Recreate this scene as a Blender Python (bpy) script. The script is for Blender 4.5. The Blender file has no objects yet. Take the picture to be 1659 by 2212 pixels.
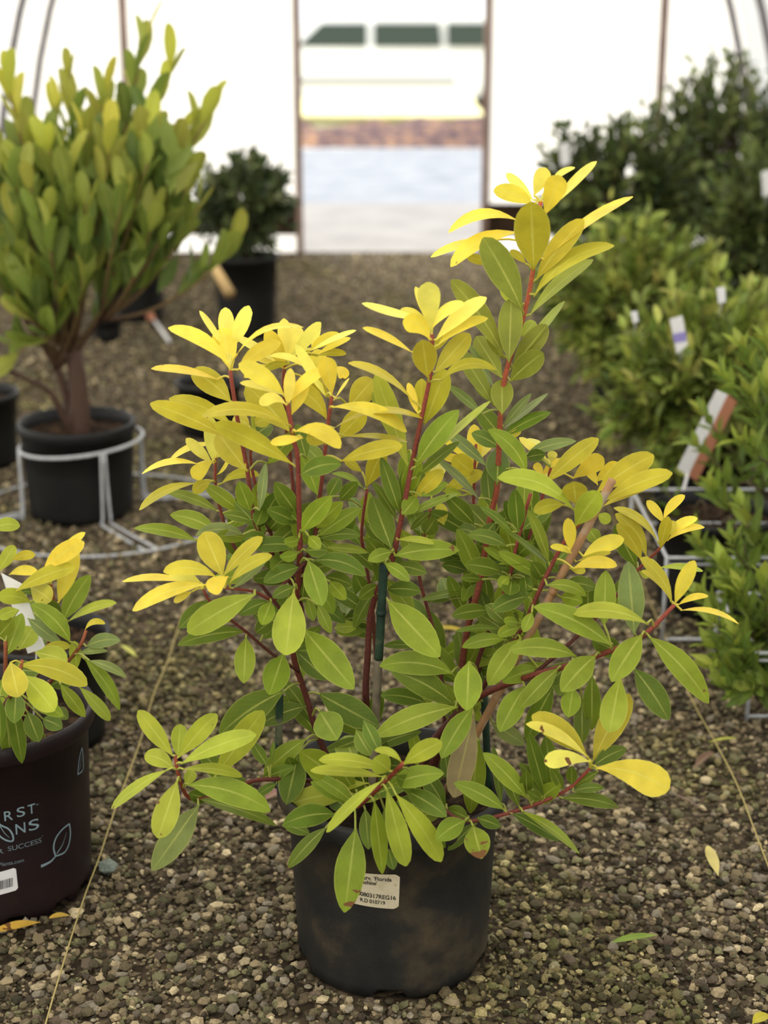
import bpy, math, random
import numpy as np
from mathutils import Vector, Matrix

random.seed(7)
rng = np.random.default_rng(7)
scene = bpy.context.scene
col = scene.collection

# ------------------------------------------------------------------ camera
W, H, FPX = 1659, 2212, 3400.0
PITCH = math.radians(18.0)
CAMH = 1.137
cam_data = bpy.data.cameras.new('camera')
cam_data.sensor_fit = 'VERTICAL'
cam_data.sensor_height = 24.0
cam_data.lens = 24.0 * FPX / H
cam_data.clip_start = 0.05
cam_data.clip_end = 300
cam_data.dof.use_dof = True
cam_data.dof.focus_distance = 1.86
cam_data.dof.aperture_fstop = 2.5
cam = bpy.data.objects.new('camera', cam_data)
cam.location = (0, 0, CAMH)
cam.rotation_euler = (math.radians(90) - PITCH, 0, 0)
col.objects.link(cam)
scene.camera = cam

# ------------------------------------------------------------------ sky, sun, exposure
scene.view_settings.view_transform = 'Standard'
scene.view_settings.look = 'None'
scene.view_settings.gamma = 1.0
scene.view_settings.use_curve_mapping = False
scene.view_settings.exposure = 0.0
world = bpy.data.worlds.new('sky')
scene.world = world
world.use_nodes = True
bg = world.node_tree.nodes['Background']
bg.inputs[0].default_value = (0.93, 0.97, 1.0, 1)
bg.inputs[1].default_value = 1.7
sun_data = bpy.data.lights.new('sun_offscreen', 'SUN')
sun_data.energy = 9.0
sun_data.color = (1.0, 0.95, 0.86)
sun_data.angle = math.radians(50)
sun = bpy.data.objects.new('sun_offscreen', sun_data)
sun.rotation_euler = Vector((0.35, -0.75, -1.0)).to_track_quat('-Z', 'Y').to_euler()
sun.location = (0, 6, 8)
col.objects.link(sun)

# ------------------------------------------------------------------ helpers
CF, SF = math.cos(PITCH), math.sin(PITCH)


def at(px, py, Y):
    """point in the place that lies at distance Y down the aisle on the sight line of a picture point"""
    a = (px - W / 2) / FPX
    b = (py - H / 2) / FPX
    d = Vector((a, CF - b * SF, -SF - b * CF))
    s = Y / d.y
    return Vector((d.x * s, Y, CAMH + d.z * s))


def on_ground(px, py, z=0.0):
    a = (px - W / 2) / FPX
    b = (py - H / 2) / FPX
    d = Vector((a, CF - b * SF, -SF - b * CF))
    s = (z - CAMH) / d.z
    return Vector((d.x * s, d.y * s, z))


def lin(r, g, b):
    f = lambda c: (c / 255 / 12.92) if c / 255 <= 0.04045 else ((c / 255 + 0.055) / 1.055) ** 2.4
    return (f(r), f(g), f(b), 1.0)


def link(o, parent=None):
    col.objects.link(o)
    if parent is not None:
        o.parent = parent
    return o


def tag(o, label=None, cat=None, group=None, kind=None):
    if label: o['label'] = label
    if cat: o['category'] = cat
    if group: o['group'] = group
    if kind: o['kind'] = kind
    return o


def empty(name, loc, label=None, cat=None, group=None):
    o = bpy.data.objects.new(name, None)
    o.location = loc
    o.empty_display_size = 0.05
    link(o)
    return tag(o, label, cat, group)


def meshobj(name, verts, faces, mat, parent=None, smooth=True, uvs=None, cols=None):
    """verts are in world space; parented objects are shifted to stay in place"""
    me = bpy.data.meshes.new(name)
    off = parent_origin(parent)
    me.from_pydata([tuple(Vector(v) - off) for v in verts], [], faces)
    if smooth:
        me.polygons.foreach_set('use_smooth', [True] * len(me.polygons))
    if uvs is not None:
        l = me.uv_layers.new(name='uv')
        for lp in me.loops:
            l.data[lp.index].uv = uvs[lp.vertex_index]
    if cols is not None:
        ca = me.color_attributes.new('Col', 'FLOAT_COLOR', 'POINT')
        ca.data.foreach_set('color', np.asarray(cols, dtype=np.float32).ravel())
    me.materials.append(mat)
    me.update()
    o = bpy.data.objects.new(name, me)
    return link(o, parent)


def parent_origin(p):
    o = Vector((0, 0, 0))
    while p is not None:
        o = o + Vector(p.location)
        p = p.parent
    return o


class MB:
    def __init__(s):
        s.v, s.f, s.c = [], [], []

    def add(s, v, f, c=None):
        n = len(s.v)
        s.v += [tuple(x) for x in v]
        s.f += [tuple(i + n for i in q) for q in f]
        if c is not None:
            s.c += [c] * len(v) if not isinstance(c, list) else c
        return s

    def box(s, x0, x1, y0, y1, z0, z1):
        v = [(x, y, z) for z in (z0, z1) for y in (y0, y1) for x in (x0, x1)]
        f = [(0, 2, 3, 1), (4, 5, 7, 6), (0, 1, 5, 4), (2, 6, 7, 3), (0, 4, 6, 2), (1, 3, 7, 5)]
        return s.add(v, f)

    def tube(s, pts, rad, n=8, cap=True, cols=None):
        v, f, c = tube_geo(pts, rad, n, cap, cols)
        return s.add(v, f, c)

    def obj(s, name, mat, parent=None, smooth=True):
        return meshobj(name, s.v, s.f, mat, parent, smooth, None, s.c if s.c else None)


def tube_geo(pts, rad, n=8, cap=True, cols=None):
    pts = [Vector(p) for p in pts]
    k = len(pts)
    if not hasattr(rad, '__len__'): rad = [rad] * k
    v, f, c = [], [], []
    up = None
    for i, p in enumerate(pts):
        t = (pts[min(i + 1, k - 1)] - pts[max(i - 1, 0)])
        if t.length < 1e-9: t = Vector((0, 0, 1))
        t.normalize()
        if up is None:
            up = t.orthogonal().normalized()
        up = (up - t * up.dot(t))
        up = up.normalized() if up.length > 1e-6 else t.orthogonal().normalized()
        w = t.cross(up)
        for j in range(n):
            a = 2 * math.pi * j / n
            v.append(p + (up * math.cos(a) + w * math.sin(a)) * rad[i])
            if cols is not None: c.append(cols[i])
    for i in range(k - 1):
        for j in range(n):
            a, b = i * n + j, i * n + (j + 1) % n
            f.append((a, b, b + n, a + n))
    if cap:
        f.append(tuple(range(n - 1, -1, -1)))
        f.append(tuple((k - 1) * n + j for j in range(n)))
    return v, f, (c if cols is not None else None)


def smooth_path(pts, sub=4):
    pts = [Vector(p) for p in pts]
    if len(pts) < 3: return pts
    out = []
    for i in range(len(pts) - 1):
        p0, p1, p2, p3 = pts[max(i - 1, 0)], pts[i], pts[i + 1], pts[min(i + 2, len(pts) - 1)]
        for k in range(sub):
            t = k / sub
            out.append(0.5 * ((2 * p1) + (p2 - p0) * t + (2 * p0 - 5 * p1 + 4 * p2 - p3) * t * t + (3 * p1 - p0 - 3 * p2 + p3) * t ** 3))
    out.append(pts[-1])
    return out


def lathe(prof, n, centre, bump=None):
    """prof: (r, z) list; open surface of revolution"""
    v, f = [], []
    for i, (r, z) in enumerate(prof):
        for j in range(n):
            a = 2 * math.pi * j / n
            rr, zz = (r, z) if bump is None else bump(i, j, r, z)
            v.append((centre[0] + rr * math.cos(a), centre[1] + rr * math.sin(a), centre[2] + zz))
    for i in range(len(prof) - 1):
        for j in range(n):
            a, b = i * n + j, i * n + (j + 1) % n
            f.append((a, b, b + n, a + n))
    return v, f


# ------------------------------------------------------------------ materials
def mat_new(name, base=(0.8, 0.8, 0.8, 1), rough=0.5, spec=0.5, metal=0.0):
    m = bpy.data.materials.new(name)
    m.use_nodes = True
    p = m.node_tree.nodes['Principled BSDF']
    p.inputs['Base Color'].default_value = base
    p.inputs['Roughness'].default_value = rough
    p.inputs['Specular IOR Level'].default_value = spec
    p.inputs['Metallic'].default_value = metal
    return m, m.node_tree, p


def noise_mat(name, stops, scale, rough=0.6, spec=0.3, detail=6, bump=0.0, bscale=None, coords='Object', nrough=0.6):
    m, nt, p = mat_new(name, rough=rough, spec=spec)
    tc = nt.nodes.new('ShaderNodeTexCoord')
    no = nt.nodes.new('ShaderNodeTexNoise')
    no.inputs['Scale'].default_value = scale
    no.inputs['Detail'].default_value = detail
    no.inputs['Roughness'].default_value = nrough
    nt.links.new(tc.outputs[coords], no.inputs['Vector'])
    cr = nt.nodes.new('ShaderNodeValToRGB')
    el = cr.color_ramp.elements
    el[0].position, el[0].color = stops[0]
    el[1].position, el[1].color = stops[-1]
    for pos, c in stops[1:-1]:
        e = el.new(pos); e.color = c
    nt.links.new(no.outputs['Fac'], cr.inputs['Fac'])
    nt.links.new(cr.outputs['Color'], p.inputs['Base Color'])
    if bump:
        n2 = nt.nodes.new('ShaderNodeTexNoise')
        n2.inputs['Scale'].default_value = bscale or scale * 4
        n2.inputs['Detail'].default_value = 4
        nt.links.new(tc.outputs[coords], n2.inputs['Vector'])
        b = nt.nodes.new('ShaderNodeBump')
        b.inputs['Strength'].default_value = bump
        b.inputs['Distance'].default_value = 0.004
        nt.links.new(n2.outputs['Fac'], b.inputs['Height'])
        nt.links.new(b.outputs['Normal'], p.inputs['Normal'])
    return m


def attr_mat(name, rough=0.7, spec=0.3, transl=0.0, noise=0.0, nscale=300):
    m, nt, p = mat_new(name, rough=rough, spec=spec)
    at_ = nt.nodes.new('ShaderNodeAttribute'); at_.attribute_name = 'Col'
    src = at_.outputs['Color']
    if noise:
        tc = nt.nodes.new('ShaderNodeTexCoord')
        no = nt.nodes.new('ShaderNodeTexNoise'); no.inputs['Scale'].default_value = nscale; no.inputs['Detail'].default_value = 3
        nt.links.new(tc.outputs['Object'], no.inputs['Vector'])
        mr = nt.nodes.new('ShaderNodeMapRange')
        mr.inputs[1].default_value = 0.3; mr.inputs[2].default_value = 0.7
        mr.inputs[3].default_value = 1 - noise; mr.inputs[4].default_value = 1 + noise
        nt.links.new(no.outputs['Fac'], mr.inputs[0])
        vm = nt.nodes.new('ShaderNodeVectorMath'); vm.operation = 'SCALE'
        nt.links.new(src, vm.inputs[0]); nt.links.new(mr.outputs[0], vm.inputs['Scale'])
        src = vm.outputs[0]
    nt.links.new(src, p.inputs['Base Color'])
    if transl:
        tr = nt.nodes.new('ShaderNodeBsdfTranslucent')
        nt.links.new(src, tr.inputs['Color'])
        mx = nt.nodes.new('ShaderNodeMixShader'); mx.inputs[0].default_value = transl
        nt.links.new(p.outputs[0], mx.inputs[1]); nt.links.new(tr.outputs[0], mx.inputs[2])
        nt.links.new(mx.outputs[0], nt.nodes['Material Output'].inputs['Surface'])
    return m


def leaf_mat(name, vein=True, transl=0.30, rough=0.45):
    """blade colour comes from each leaf's own colour; pale midrib and faint side veins follow the blade's uv"""
    m, nt, p = mat_new(name, rough=rough, spec=0.22)
    N, L = nt.nodes, nt.links
    oi = N.new('ShaderNodeObjectInfo')
    uv = N.new('ShaderNodeUVMap'); uv.uv_map = 'uv'
    sp = N.new('ShaderNodeSeparateXYZ'); L.new(uv.outputs[0], sp.inputs[0])

    def math_(op, a, b=None):
        n = N.new('ShaderNodeMath'); n.operation = op
        for i, x in enumerate((a, b)):
            if x is None: continue
            if isinstance(x, (int, float)): n.inputs[i].default_value = x
            else: L.new(x, n.inputs[i])
        return n.outputs[0]
    du = math_('ABSOLUTE', math_('SUBTRACT', sp.outputs[0], 0.5))
    # blotchy tone: young margins a little yellower
    tc = N.new('ShaderNodeTexCoord')
    no = N.new('ShaderNodeTexNoise'); no.inputs['Scale'].default_value = 38; no.inputs['Detail'].default_value = 3
    L.new(tc.outputs['Object'], no.inputs['Vector'])
    hs = N.new('ShaderNodeHueSaturation')
    L.new(oi.outputs['Color'], hs.inputs['Color'])
    mrv = N.new('ShaderNodeMapRange')
    mrv.inputs[1].default_value = 0.3; mrv.inputs[2].default_value = 0.7
    mrv.inputs[3].default_value = 0.86; mrv.inputs[4].default_value = 1.14
    L.new(no.outputs['Fac'], mrv.inputs[0])
    L.new(mrv.outputs[0], hs.inputs['Value'])
    colr = hs.outputs[0]
    if vein:
        # midrib
        mr = N.new('ShaderNodeMapRange'); mr.interpolation_type = 'SMOOTHSTEP'
        mr.inputs[1].default_value = 0.022; mr.inputs[2].default_value = 0.05
        mr.inputs[3].default_value = 1.0; mr.inputs[4].default_value = 0.0
        L.new(du, mr.inputs[0])
        taper = math_('SUBTRACT', 1.0, math_('MULTIPLY', sp.outputs[1], 0.75))
        rib = math_('MULTIPLY', mr.outputs[0], math_('MULTIPLY', taper, 0.75))
        # side veins: bands slanted towards the tip
        ph = math_('SUBTRACT', math_('MULTIPLY', sp.outputs[1], 9.0), math_('MULTIPLY', du, 5.0))
        fr = math_('ABSOLUTE', math_('SUBTRACT', math_('FRACT', ph), 0.5))
        mv = N.new('ShaderNodeMapRange'); mv.interpolation_type = 'SMOOTHSTEP'
        mv.inputs[1].default_value = 0.0; mv.inputs[2].default_value = 0.07
        mv.inputs[3].default_value = 0.10; mv.inputs[4].default_value = 0.0
        L.new(fr, mv.inputs[0])
        # edge
        me_ = N.new('ShaderNodeMapRange'); me_.interpolation_type = 'SMOOTHSTEP'
        me_.inputs[1].default_value = 0.44; me_.inputs[2].default_value = 0.5
        me_.inputs[3].default_value = 0.0; me_.inputs[4].default_value = 0.35
        L.new(du, me_.inputs[0])
        fac = math_('MINIMUM', math_('ADD', math_('ADD', rib, mv.outputs[0]), me_.outputs[0]), 1.0)
        mx = N.new('ShaderNodeMixRGB')
        L.new(fac, mx.inputs[0]); L.new(colr, mx.inputs[1])
        lt = N.new('ShaderNodeMixRGB'); lt.inputs[0].default_value = 0.62
        L.new(oi.outputs['Color'], lt.inputs[1]); lt.inputs[2].default_value = (0.80, 0.78, 0.20, 1)
        L.new(lt.outputs[0], mx.inputs[2])
        colr = mx.outputs[0]
        # brown dead patches on the few leaves that carry them
        sa = N.new('ShaderNodeAttribute'); sa.attribute_type = 'OBJECT'; sa.attribute_name = 'browning'
        n3 = N.new('ShaderNodeTexNoise'); n3.inputs['Scale'].default_value = 60; n3.inputs['Detail'].default_value = 2
        L.new(tc.outputs['Object'], n3.inputs['Vector'])
        th = math_('SUBTRACT', math_('ADD', n3.outputs['Fac'], math_('MULTIPLY', sp.outputs[1], 0.30)), math_('SUBTRACT', 1.0, sa.outputs['Fac']))
        ms = N.new('ShaderNodeMapRange'); ms.inputs[1].default_value = 0.0; ms.inputs[2].default_value = 0.02
        L.new(th, ms.inputs[0])
        m2 = N.new('ShaderNodeMixRGB'); L.new(ms.outputs[0], m2.inputs[0]); L.new(colr, m2.inputs[1])
        m2.inputs[2].default_value = lin(128, 88, 52)
        colr = m2.outputs[0]
    L.new(colr, p.inputs['Base Color'])
    tr = N.new('ShaderNodeBsdfTranslucent'); L.new(colr, tr.inputs['Color'])
    mix = N.new('ShaderNodeMixShader'); mix.inputs[0].default_value = transl
    L.new(p.outputs[0], mix.inputs[1]); L.new(tr.outputs[0], mix.inputs[2])
    L.new(mix.outputs[0], N['Material Output'].inputs['Surface'])
    return m


M = {}
M['leaf'] = leaf_mat('leaf_blade')
M['leaf_plain'] = leaf_mat('leaf_plain', vein=True, transl=0.3)
M['foliage'] = attr_mat('foliage', rough=0.5, spec=0.35, transl=0.3)
M['stem'] = attr_mat('stem_bark', rough=0.6, spec=0.3, noise=0.25, nscale=260)
M['gravel'] = attr_mat('gravel_stone', rough=0.85, spec=0.25, noise=0.35, nscale=420)
M['pot'] = noise_mat('black_pot_plastic', [(0.34, lin(27, 27, 28)), (0.52, lin(42, 40, 36)), (0.72, lin(84, 72, 54))], 11, rough=0.55, spec=0.35, bump=0.12, bscale=240)
M['pot_plain'] = noise_mat('plain_black_plastic', [(0.35, lin(16, 16, 17)), (0.7, lin(27, 26, 25))], 12, rough=0.5, spec=0.35)
M['pot_wine'] = noise_mat('burgundy_pot_plastic', [(0.35, lin(26, 14, 17)), (0.7, lin(37, 22, 24))], 14, rough=0.5, spec=0.35, bump=0.06, bscale=260)
M['print'] = mat_new('pale_blue_print', lin(132, 152, 160), 0.6, 0.2)[0]
M['print_dim'] = mat_new('dim_grey_print', lin(112, 122, 128), 0.6, 0.2)[0]
M['soil'] = noise_mat('bark_soil', [(0.3, lin(20, 15, 12)), (0.5, lin(44, 34, 26)), (0.7, lin(86, 66, 48))], 60, rough=0.95, spec=0.1, bump=1.0, bscale=120)
M['paper'] = noise_mat('aged_paper', [(0.3, lin(196, 182, 150)), (0.62, lin(216, 204, 174)), (0.8, lin(168, 148, 112))], 70, rough=0.8, spec=0.1)
M['white_card'] = noise_mat('white_card', [(0.3, lin(226, 224, 224)), (0.7, lin(240, 238, 238))], 30, rough=0.5, spec=0.3)
M['ink'] = mat_new('black_ink', lin(34, 32, 30), 0.8, 0.1)[0]
M['violet'] = mat_new('violet_print', lin(150, 140, 200), 0.6, 0.2)[0]
M['terracotta'] = mat_new('brown_label', lin(178, 120, 92), 0.6, 0.2)[0]
M['bamboo'] = noise_mat('bamboo', [(0.3, lin(142, 112, 82)), (0.5, lin(172, 128, 88)), (0.68, lin(184, 170, 152))], 22, rough=0.6, spec=0.3, bump=0.3)
M['green_stake'] = noise_mat('green_dyed_bamboo', [(0.35, lin(24, 44, 36)), (0.55, lin(46, 68, 50)), (0.7, lin(128, 122, 100))], 16, rough=0.6, spec=0.3)
M['grey_cane'] = noise_mat('weathered_cane', [(0.3, lin(96, 88, 74)), (0.7, lin(150, 136, 114))], 24, rough=0.7, spec=0.2)
M['tan_stake'] = mat_new('tan_stake', lin(190, 160, 110), 0.7, 0.2)[0]
M['wire'] = noise_mat('galvanised_wire', [(0.3, lin(168, 170, 172)), (0.7, lin(206, 208, 210))], 60, rough=0.45, spec=0.5)
M['twine'] = mat_new('straw_twine', lin(176, 160, 104), 0.8, 0.1)[0]
M['pipe'] = noise_mat('weathered_steel_pipe', [(0.3, lin(96, 92, 96)), (0.7, lin(128, 122, 122))], 20, rough=0.5, spec=0.4)
M['stud'] = noise_mat('weathered_stud', [(0.3, lin(120, 98, 88)), (0.7, lin(150, 128, 116))], 12, rough=0.8, spec=0.2)
M['board'] = noise_mat('dark_base_board', [(0.3, lin(40, 30, 22)), (0.7, lin(66, 50, 36))], 10, rough=0.9, spec=0.1)
M['film'] = bpy.data.materials.new('greenhouse_film')
M['film'].use_nodes = True
_nt = M['film'].node_tree
_nt.nodes.remove(_nt.nodes['Principled BSDF'])
_tr = _nt.nodes.new('ShaderNodeBsdfTranslucent'); _tr.inputs['Color'].default_value = (0.64, 0.62, 0.585, 1)
_df = _nt.nodes.new('ShaderNodeBsdfDiffuse'); _df.inputs['Color'].default_value = (0.88, 0.87, 0.84, 1)
_mx = _nt.nodes.new('ShaderNodeMixShader'); _mx.inputs[0].default_value = 0.22
_nt.links.new(_tr.outputs[0], _mx.inputs[1]); _nt.links.new(_df.outputs[0], _mx.inputs[2])
_nt.links.new(_mx.outputs[0], _nt.nodes['Material Output'].inputs['Surface'])


def ground_mat():
    m, nt, p = mat_new('gravel_bed', rough=0.95, spec=0.15)
    N, L = nt.nodes, nt.links
    tc = N.new('ShaderNodeTexCoord')
    vo = N.new('ShaderNodeTexVoronoi'); vo.inputs['Scale'].default_value = 85
    L.new(tc.outputs['Object'], vo.inputs['Vector'])
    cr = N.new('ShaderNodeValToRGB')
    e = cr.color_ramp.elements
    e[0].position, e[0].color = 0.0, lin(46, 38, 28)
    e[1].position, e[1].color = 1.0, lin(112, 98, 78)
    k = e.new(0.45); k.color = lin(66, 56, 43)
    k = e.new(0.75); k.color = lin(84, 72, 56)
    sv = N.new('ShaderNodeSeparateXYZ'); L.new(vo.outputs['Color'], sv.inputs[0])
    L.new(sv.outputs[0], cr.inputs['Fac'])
    n2 = N.new('ShaderNodeTexNoise'); n2.inputs['Scale'].default_value = 2.4; n2.inputs['Detail'].default_value = 5
    L.new(tc.outputs['Object'], n2.inputs['Vector'])
    r2 = N.new('ShaderNodeMapRange'); r2.inputs[1].default_value = 0.35; r2.inputs[2].default_value = 0.65
    r2.inputs[3].default_value = 0.72; r2.inputs[4].default_value = 1.15
    L.new(n2.outputs['Fac'], r2.inputs[0])
    vm = N.new('ShaderNodeVectorMath'); vm.operation = 'SCALE'
    L.new(cr.outputs[0], vm.inputs[0]); L.new(r2.outputs[0], vm.inputs['Scale'])
    L.new(vm.outputs[0], p.inputs['Base Color'])
    b = N.new('ShaderNodeBump'); b.inputs['Strength'].default_value = 0.9; b.inputs['Distance'].default_value = 0.006
    b.invert = True
    L.new(vo.outputs['Distance'], b.inputs['Height']); L.new(b.outputs[0], p.inputs['Normal'])
    return m


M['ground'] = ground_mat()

# ------------------------------------------------------------------ the greenhouse
YB = 7.5                      # end wall
floor = MB()
floor.add([(-1.8, -3, 0), (1.8, -3, 0), (1.8, YB, 0), (-1.8, YB, 0)], [(0, 1, 2, 3)])
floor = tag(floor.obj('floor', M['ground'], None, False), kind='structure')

HA, HB, CX = 1.72, 2.6, 0.03  # elliptical hoop: half width, height, centre


def hoop_x(z): return HA * math.sqrt(max(0.0, 1 - (z / HB) ** 2))


# film cover over the hoops
v, f = [], []
NA = 40
for yi, y in enumerate((-3.0, YB)):
    for i in range(NA + 1):
        a = math.pi * i / NA
        v.append((CX - (HA + 0.02) * math.cos(a), y, (HB + 0.02) * math.sin(a)))
for i in range(NA):
    f.append((i, i + 1, i + NA + 2, i + NA + 1))
tag(meshobj('ceiling', v, f, M['film']), kind='structure')
# hoops
hoop_no = 0
for y in (7.46, 6.85, 6.3, 5.4, 4.2, 3.0, 1.8, 0.6):
    pts = [(CX - (HA - 0.02) * math.cos(math.pi * i / 36), y, (HB - 0.02) * math.sin(math.pi * i / 36)) for i in range(37)]
    hoop_no += 1
    tag(MB().tube(pts, 0.017, 8).obj('trim_%d' % hoop_no, M['pipe']), kind='structure')

DL, DR = at(648, 400, YB).x, at(1046, 400, YB).x
BZ = 0.228


def end_panel(name, x0, x1):
    """film stretched across the end wall between two uprights, following the hoop at the top"""
    v, f = [], []
    n = 30
    for i in range(n + 1):
        x = x0 + (x1 - x0) * i / n
        zt = (HB + .02) * math.sqrt(max(0.0, 1 - ((x - CX) / (HA + .02)) ** 2))
        v += [(x, YB, 0.0), (x, YB, max(zt, 0.01))]
    for i in range(n):
        f.append((2 * i, 2 * i + 2, 2 * i + 3, 2 * i + 1))
    return tag(meshobj(name, v, f, M['film']), kind='structure')


end_panel('wall_back', CX - HA - .02, DL)
end_panel('wall_back', DR, CX + HA + .02)
# film above the doorway
zt = 2.05
v = []
for i in range(9):
    x = DL + (DR - DL) * i / 8
    v += [(x, YB, zt), (x, YB, HB * math.sqrt(1 - ((x - CX) / HA) ** 2))]
tag(meshobj('wall_back', v, [(2 * i, 2 * i + 2, 2 * i + 3, 2 * i + 1) for i in range(8)], M['film']), kind='structure')
# doorway posts and head, uprights, base boards
door = tag(empty('door_1', (0.5 * (DL + DR), YB, 0)), kind='structure')
MB().box(DL - 0.018, DL + 0.012, YB - 0.05, YB + 0.02, 0, zt).obj('door_post', M['stud'], door, False)
MB().box(DR - 0.012, DR + 0.018, YB - 0.05, YB + 0.02, 0, zt).obj('door_post', M['stud'], door, False)
MB().box(DL - 0.018, DR + 0.018, YB - 0.05, YB + 0.02, zt, zt + 0.05).obj('door_head', M['stud'], door, False)
for px in (268, 1432):
    x = at(px, 60, YB).x
    hoop_no += 1
    tag(MB().box(x - 0.017, x + 0.017, YB - 0.04, YB - 0.004, 0, 2.0).obj('trim_%d' % hoop_no, M['stud'], None, False), kind='structure')
tag(MB().box(CX - HA + 0.02, DL - 0.018, YB - 0.03, YB - 0.003, 0.085, BZ).obj('baseboard_left', M['board'], None, False), kind='structure')
tag(MB().box(DR + 0.018, CX + HA - 0.02, YB - 0.03, YB - 0.003, 0.085, BZ).obj('baseboard_right', M['board'], None, False), kind='structure')

# ------------------------------------------------------------------ outside the doorway
M['concrete'] = noise_mat('pale_concrete', [(0.3, lin(118, 116, 116)), (0.7, lin(136, 134, 132))], 3, rough=0.9, spec=0.1)
M['road'] = noise_mat('blue_grey_asphalt', [(0.3, lin(100, 106, 116)), (0.7, lin(130, 134, 142))], 4, rough=0.8, spec=0.2)
M['mulch'] = noise_mat('brown_mulch', [(0.3, lin(68, 56, 62)), (0.5, lin(98, 80, 80)), (0.7, lin(158, 122, 90))], 9, rough=0.95, spec=0.05, bump=1.0)
M['dry_grass'] = noise_mat('sunlit_dry_grass', [(0.3, lin(220, 214, 190)), (0.7, lin(238, 234, 220))], 2, rough=0.95, spec=0.05)
M['verge'] = noise_mat('yellow_green_verge', [(0.3, lin(196, 192, 140)), (0.7, lin(222, 216, 176))], 5, rough=0.95, spec=0.05)
XO = 24
DIP = -.36                    # the land falls away a little beyond the bank
for name, y0, y1, z0, z1, mt in (('concrete_apron', YB, 9.4, 0, 0, 'concrete'), ('road', 9.4, 13.0, 0, 0, 'road'), ('dry_lawn', 13.0, 19.5, 0, DIP, 'dry_grass'), ('verge', 19.5, 60, DIP, DIP, 'verge')):
    tag(meshobj(name, [(-XO, y0, z0), (XO, y0, z0), (XO, y1, z1), (-XO, y1, z1)], [(0, 1, 2, 3)], M[mt], None, False), kind='structure')
# low bank of mulch beyond the road
v, f = [], []
nx, ny = 120, 8
for i in range(nx + 1):
    for j in range(ny + 1):
        x = -6 + 12 * i / nx
        t = j / ny
        z = 0.16 * math.sin(math.pi * t) * (0.8 + 0.35 * math.sin(x * 2.1) * math.sin(x * 0.9 + 1)) + (0.03 * rng.standard_normal() if 0 < j < ny else 0)
        v.append((x, 13.0 + 1.5 * t, max(z, 0.0) - (0.02 if j in (0, ny) else 0)))
for i in range(nx):
    for j in range(ny):
        a = i * (ny + 1) + j
        f.append((a, a + ny + 1, a + ny + 2, a + 1))
tag(meshobj('mulch_bank', v, f, M['mulch']), 'low brown mulch bank beyond the road outside the doorway', 'mulch bank', kind='stuff')

# white estate car parked far behind the bank
M['car_paint'] = mat_new('white_car_paint', lin(236, 236, 234), 0.25, 0.5)[0]
M['car_glass'] = mat_new('dark_green_car_glass', lin(46, 58, 44), 0.15, 0.5)[0]
M['tyre'] = mat_new('black_tyre', lin(24, 24, 24), 0.8, 0.2)[0]
M['amber'] = mat_new('amber_lamp', lin(226, 150, 50), 0.3, 0.5)[0]
M['hub'] = mat_new('grey_hub', lin(150, 150, 152), 0.35, 0.5, 0.6)[0]
cy = 21.4
CARX = -.1
car = empty('parked_car', (CARX, cy, DIP), 'white estate car parked outside beyond the doorway', 'car')
prof = [(-2.25, .32), (-2.3, .62), (-2.2, .80), (-1.35, .90), (-0.95, 1.24), (-0.7, 1.30), (1.55, 1.30), (2.05, 1.02), (2.22, .86), (2.25, .34)]
body = MB()
vs = [(CARX + x, cy + s * (0.80 if z < 1.0 else 0.66), z) for s in (-1, 1) for x, z in prof]
vs = [(x, y, z + DIP) for x, y, z in vs]
n = len(prof)
body.add(vs, [tuple(range(n)), tuple(range(2 * n - 1, n - 1, -1))] + [(i, i + n, (i + 1) % n + n, (i + 1) % n) for i in range(n)])
body.obj('body', M['car_paint'], car, False)
for side in (-1, 1):
    for wx0, wx1, sl, sr in ((-0.98, -0.12, 0.30, 0.0), (-0.02, 0.80, 0.0, 0.04), (0.9, 1.5, 0.0, 0.25)):
        z0, z1 = 0.95, 1.22
        yy = lambda z: cy + side * (0.80 + (0.66 - 0.80) * (z - 0.88) / 0.42 + 0.02)
        q = [(CARX + wx0, yy(z0), z0), (CARX + wx1 + sr * .6, yy(z0), z0), (CARX + wx1 - sr * .2, yy(z1), z1), (CARX + wx0 + sl, yy(z1), z1)]
        q = [(x, y, z + DIP) for x, y, z in q]
        q2 = [(x, y - side * 0.03, z) for x, y, z in q]
        MB().add(q + q2, [(0, 1, 2, 3), (7, 6, 5, 4), (0, 4, 5, 1), (1, 5, 6, 2), (2, 6, 7, 3), (3, 7, 4, 0)]).obj('window', M['car_glass'], car, False)
    for wx in (-1.5, 1.62):
        c = (CARX + wx, cy + side * 0.74, 0.30 + DIP)
        wv = MB().tube([(c[0], c[1] - 0.1, c[2]), (c[0], c[1] + 0.1, c[2])], 0.30, 20)
        wo = wv.obj('wheel', M['tyre'], car, False)
        MB().tube([(c[0], c[1] + side * 0.09, c[2]), (c[0], c[1] + side * 0.115, c[2])], 0.17, 16).obj('hub_cap', M['hub'], wo, False)
    MB().box(CARX - 2.3, CARX - 2.12, cy + side * 0.66 - 0.12, cy + side * 0.66 + 0.16 * (side > 0) + 0.0, 0.62 + DIP, 0.74 + DIP).obj('lamp', M['amber'], car, False)
MB().box(CARX - 1.0, CARX + 1.0, cy - 0.83, cy - 0.8, 0.5 + DIP, 0.56 + DIP).obj('side_strip', M['hub'], car, False)

# hedge far behind the car
def leaf_unit():
    return np.array([(0, 0, 0), (-.5, .4, .06), (0, .42, -.02), (.5, .4, .06), (-.36, .75, .02), (0, .78, -.05), (.36, .75, .02), (0, 1, -.12)], dtype=np.float64), \
        [(0, 2, 1), (0, 3, 2), (1, 2, 5, 4), (2, 3, 6, 5), (4, 5, 7), (5, 6, 7)]


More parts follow.
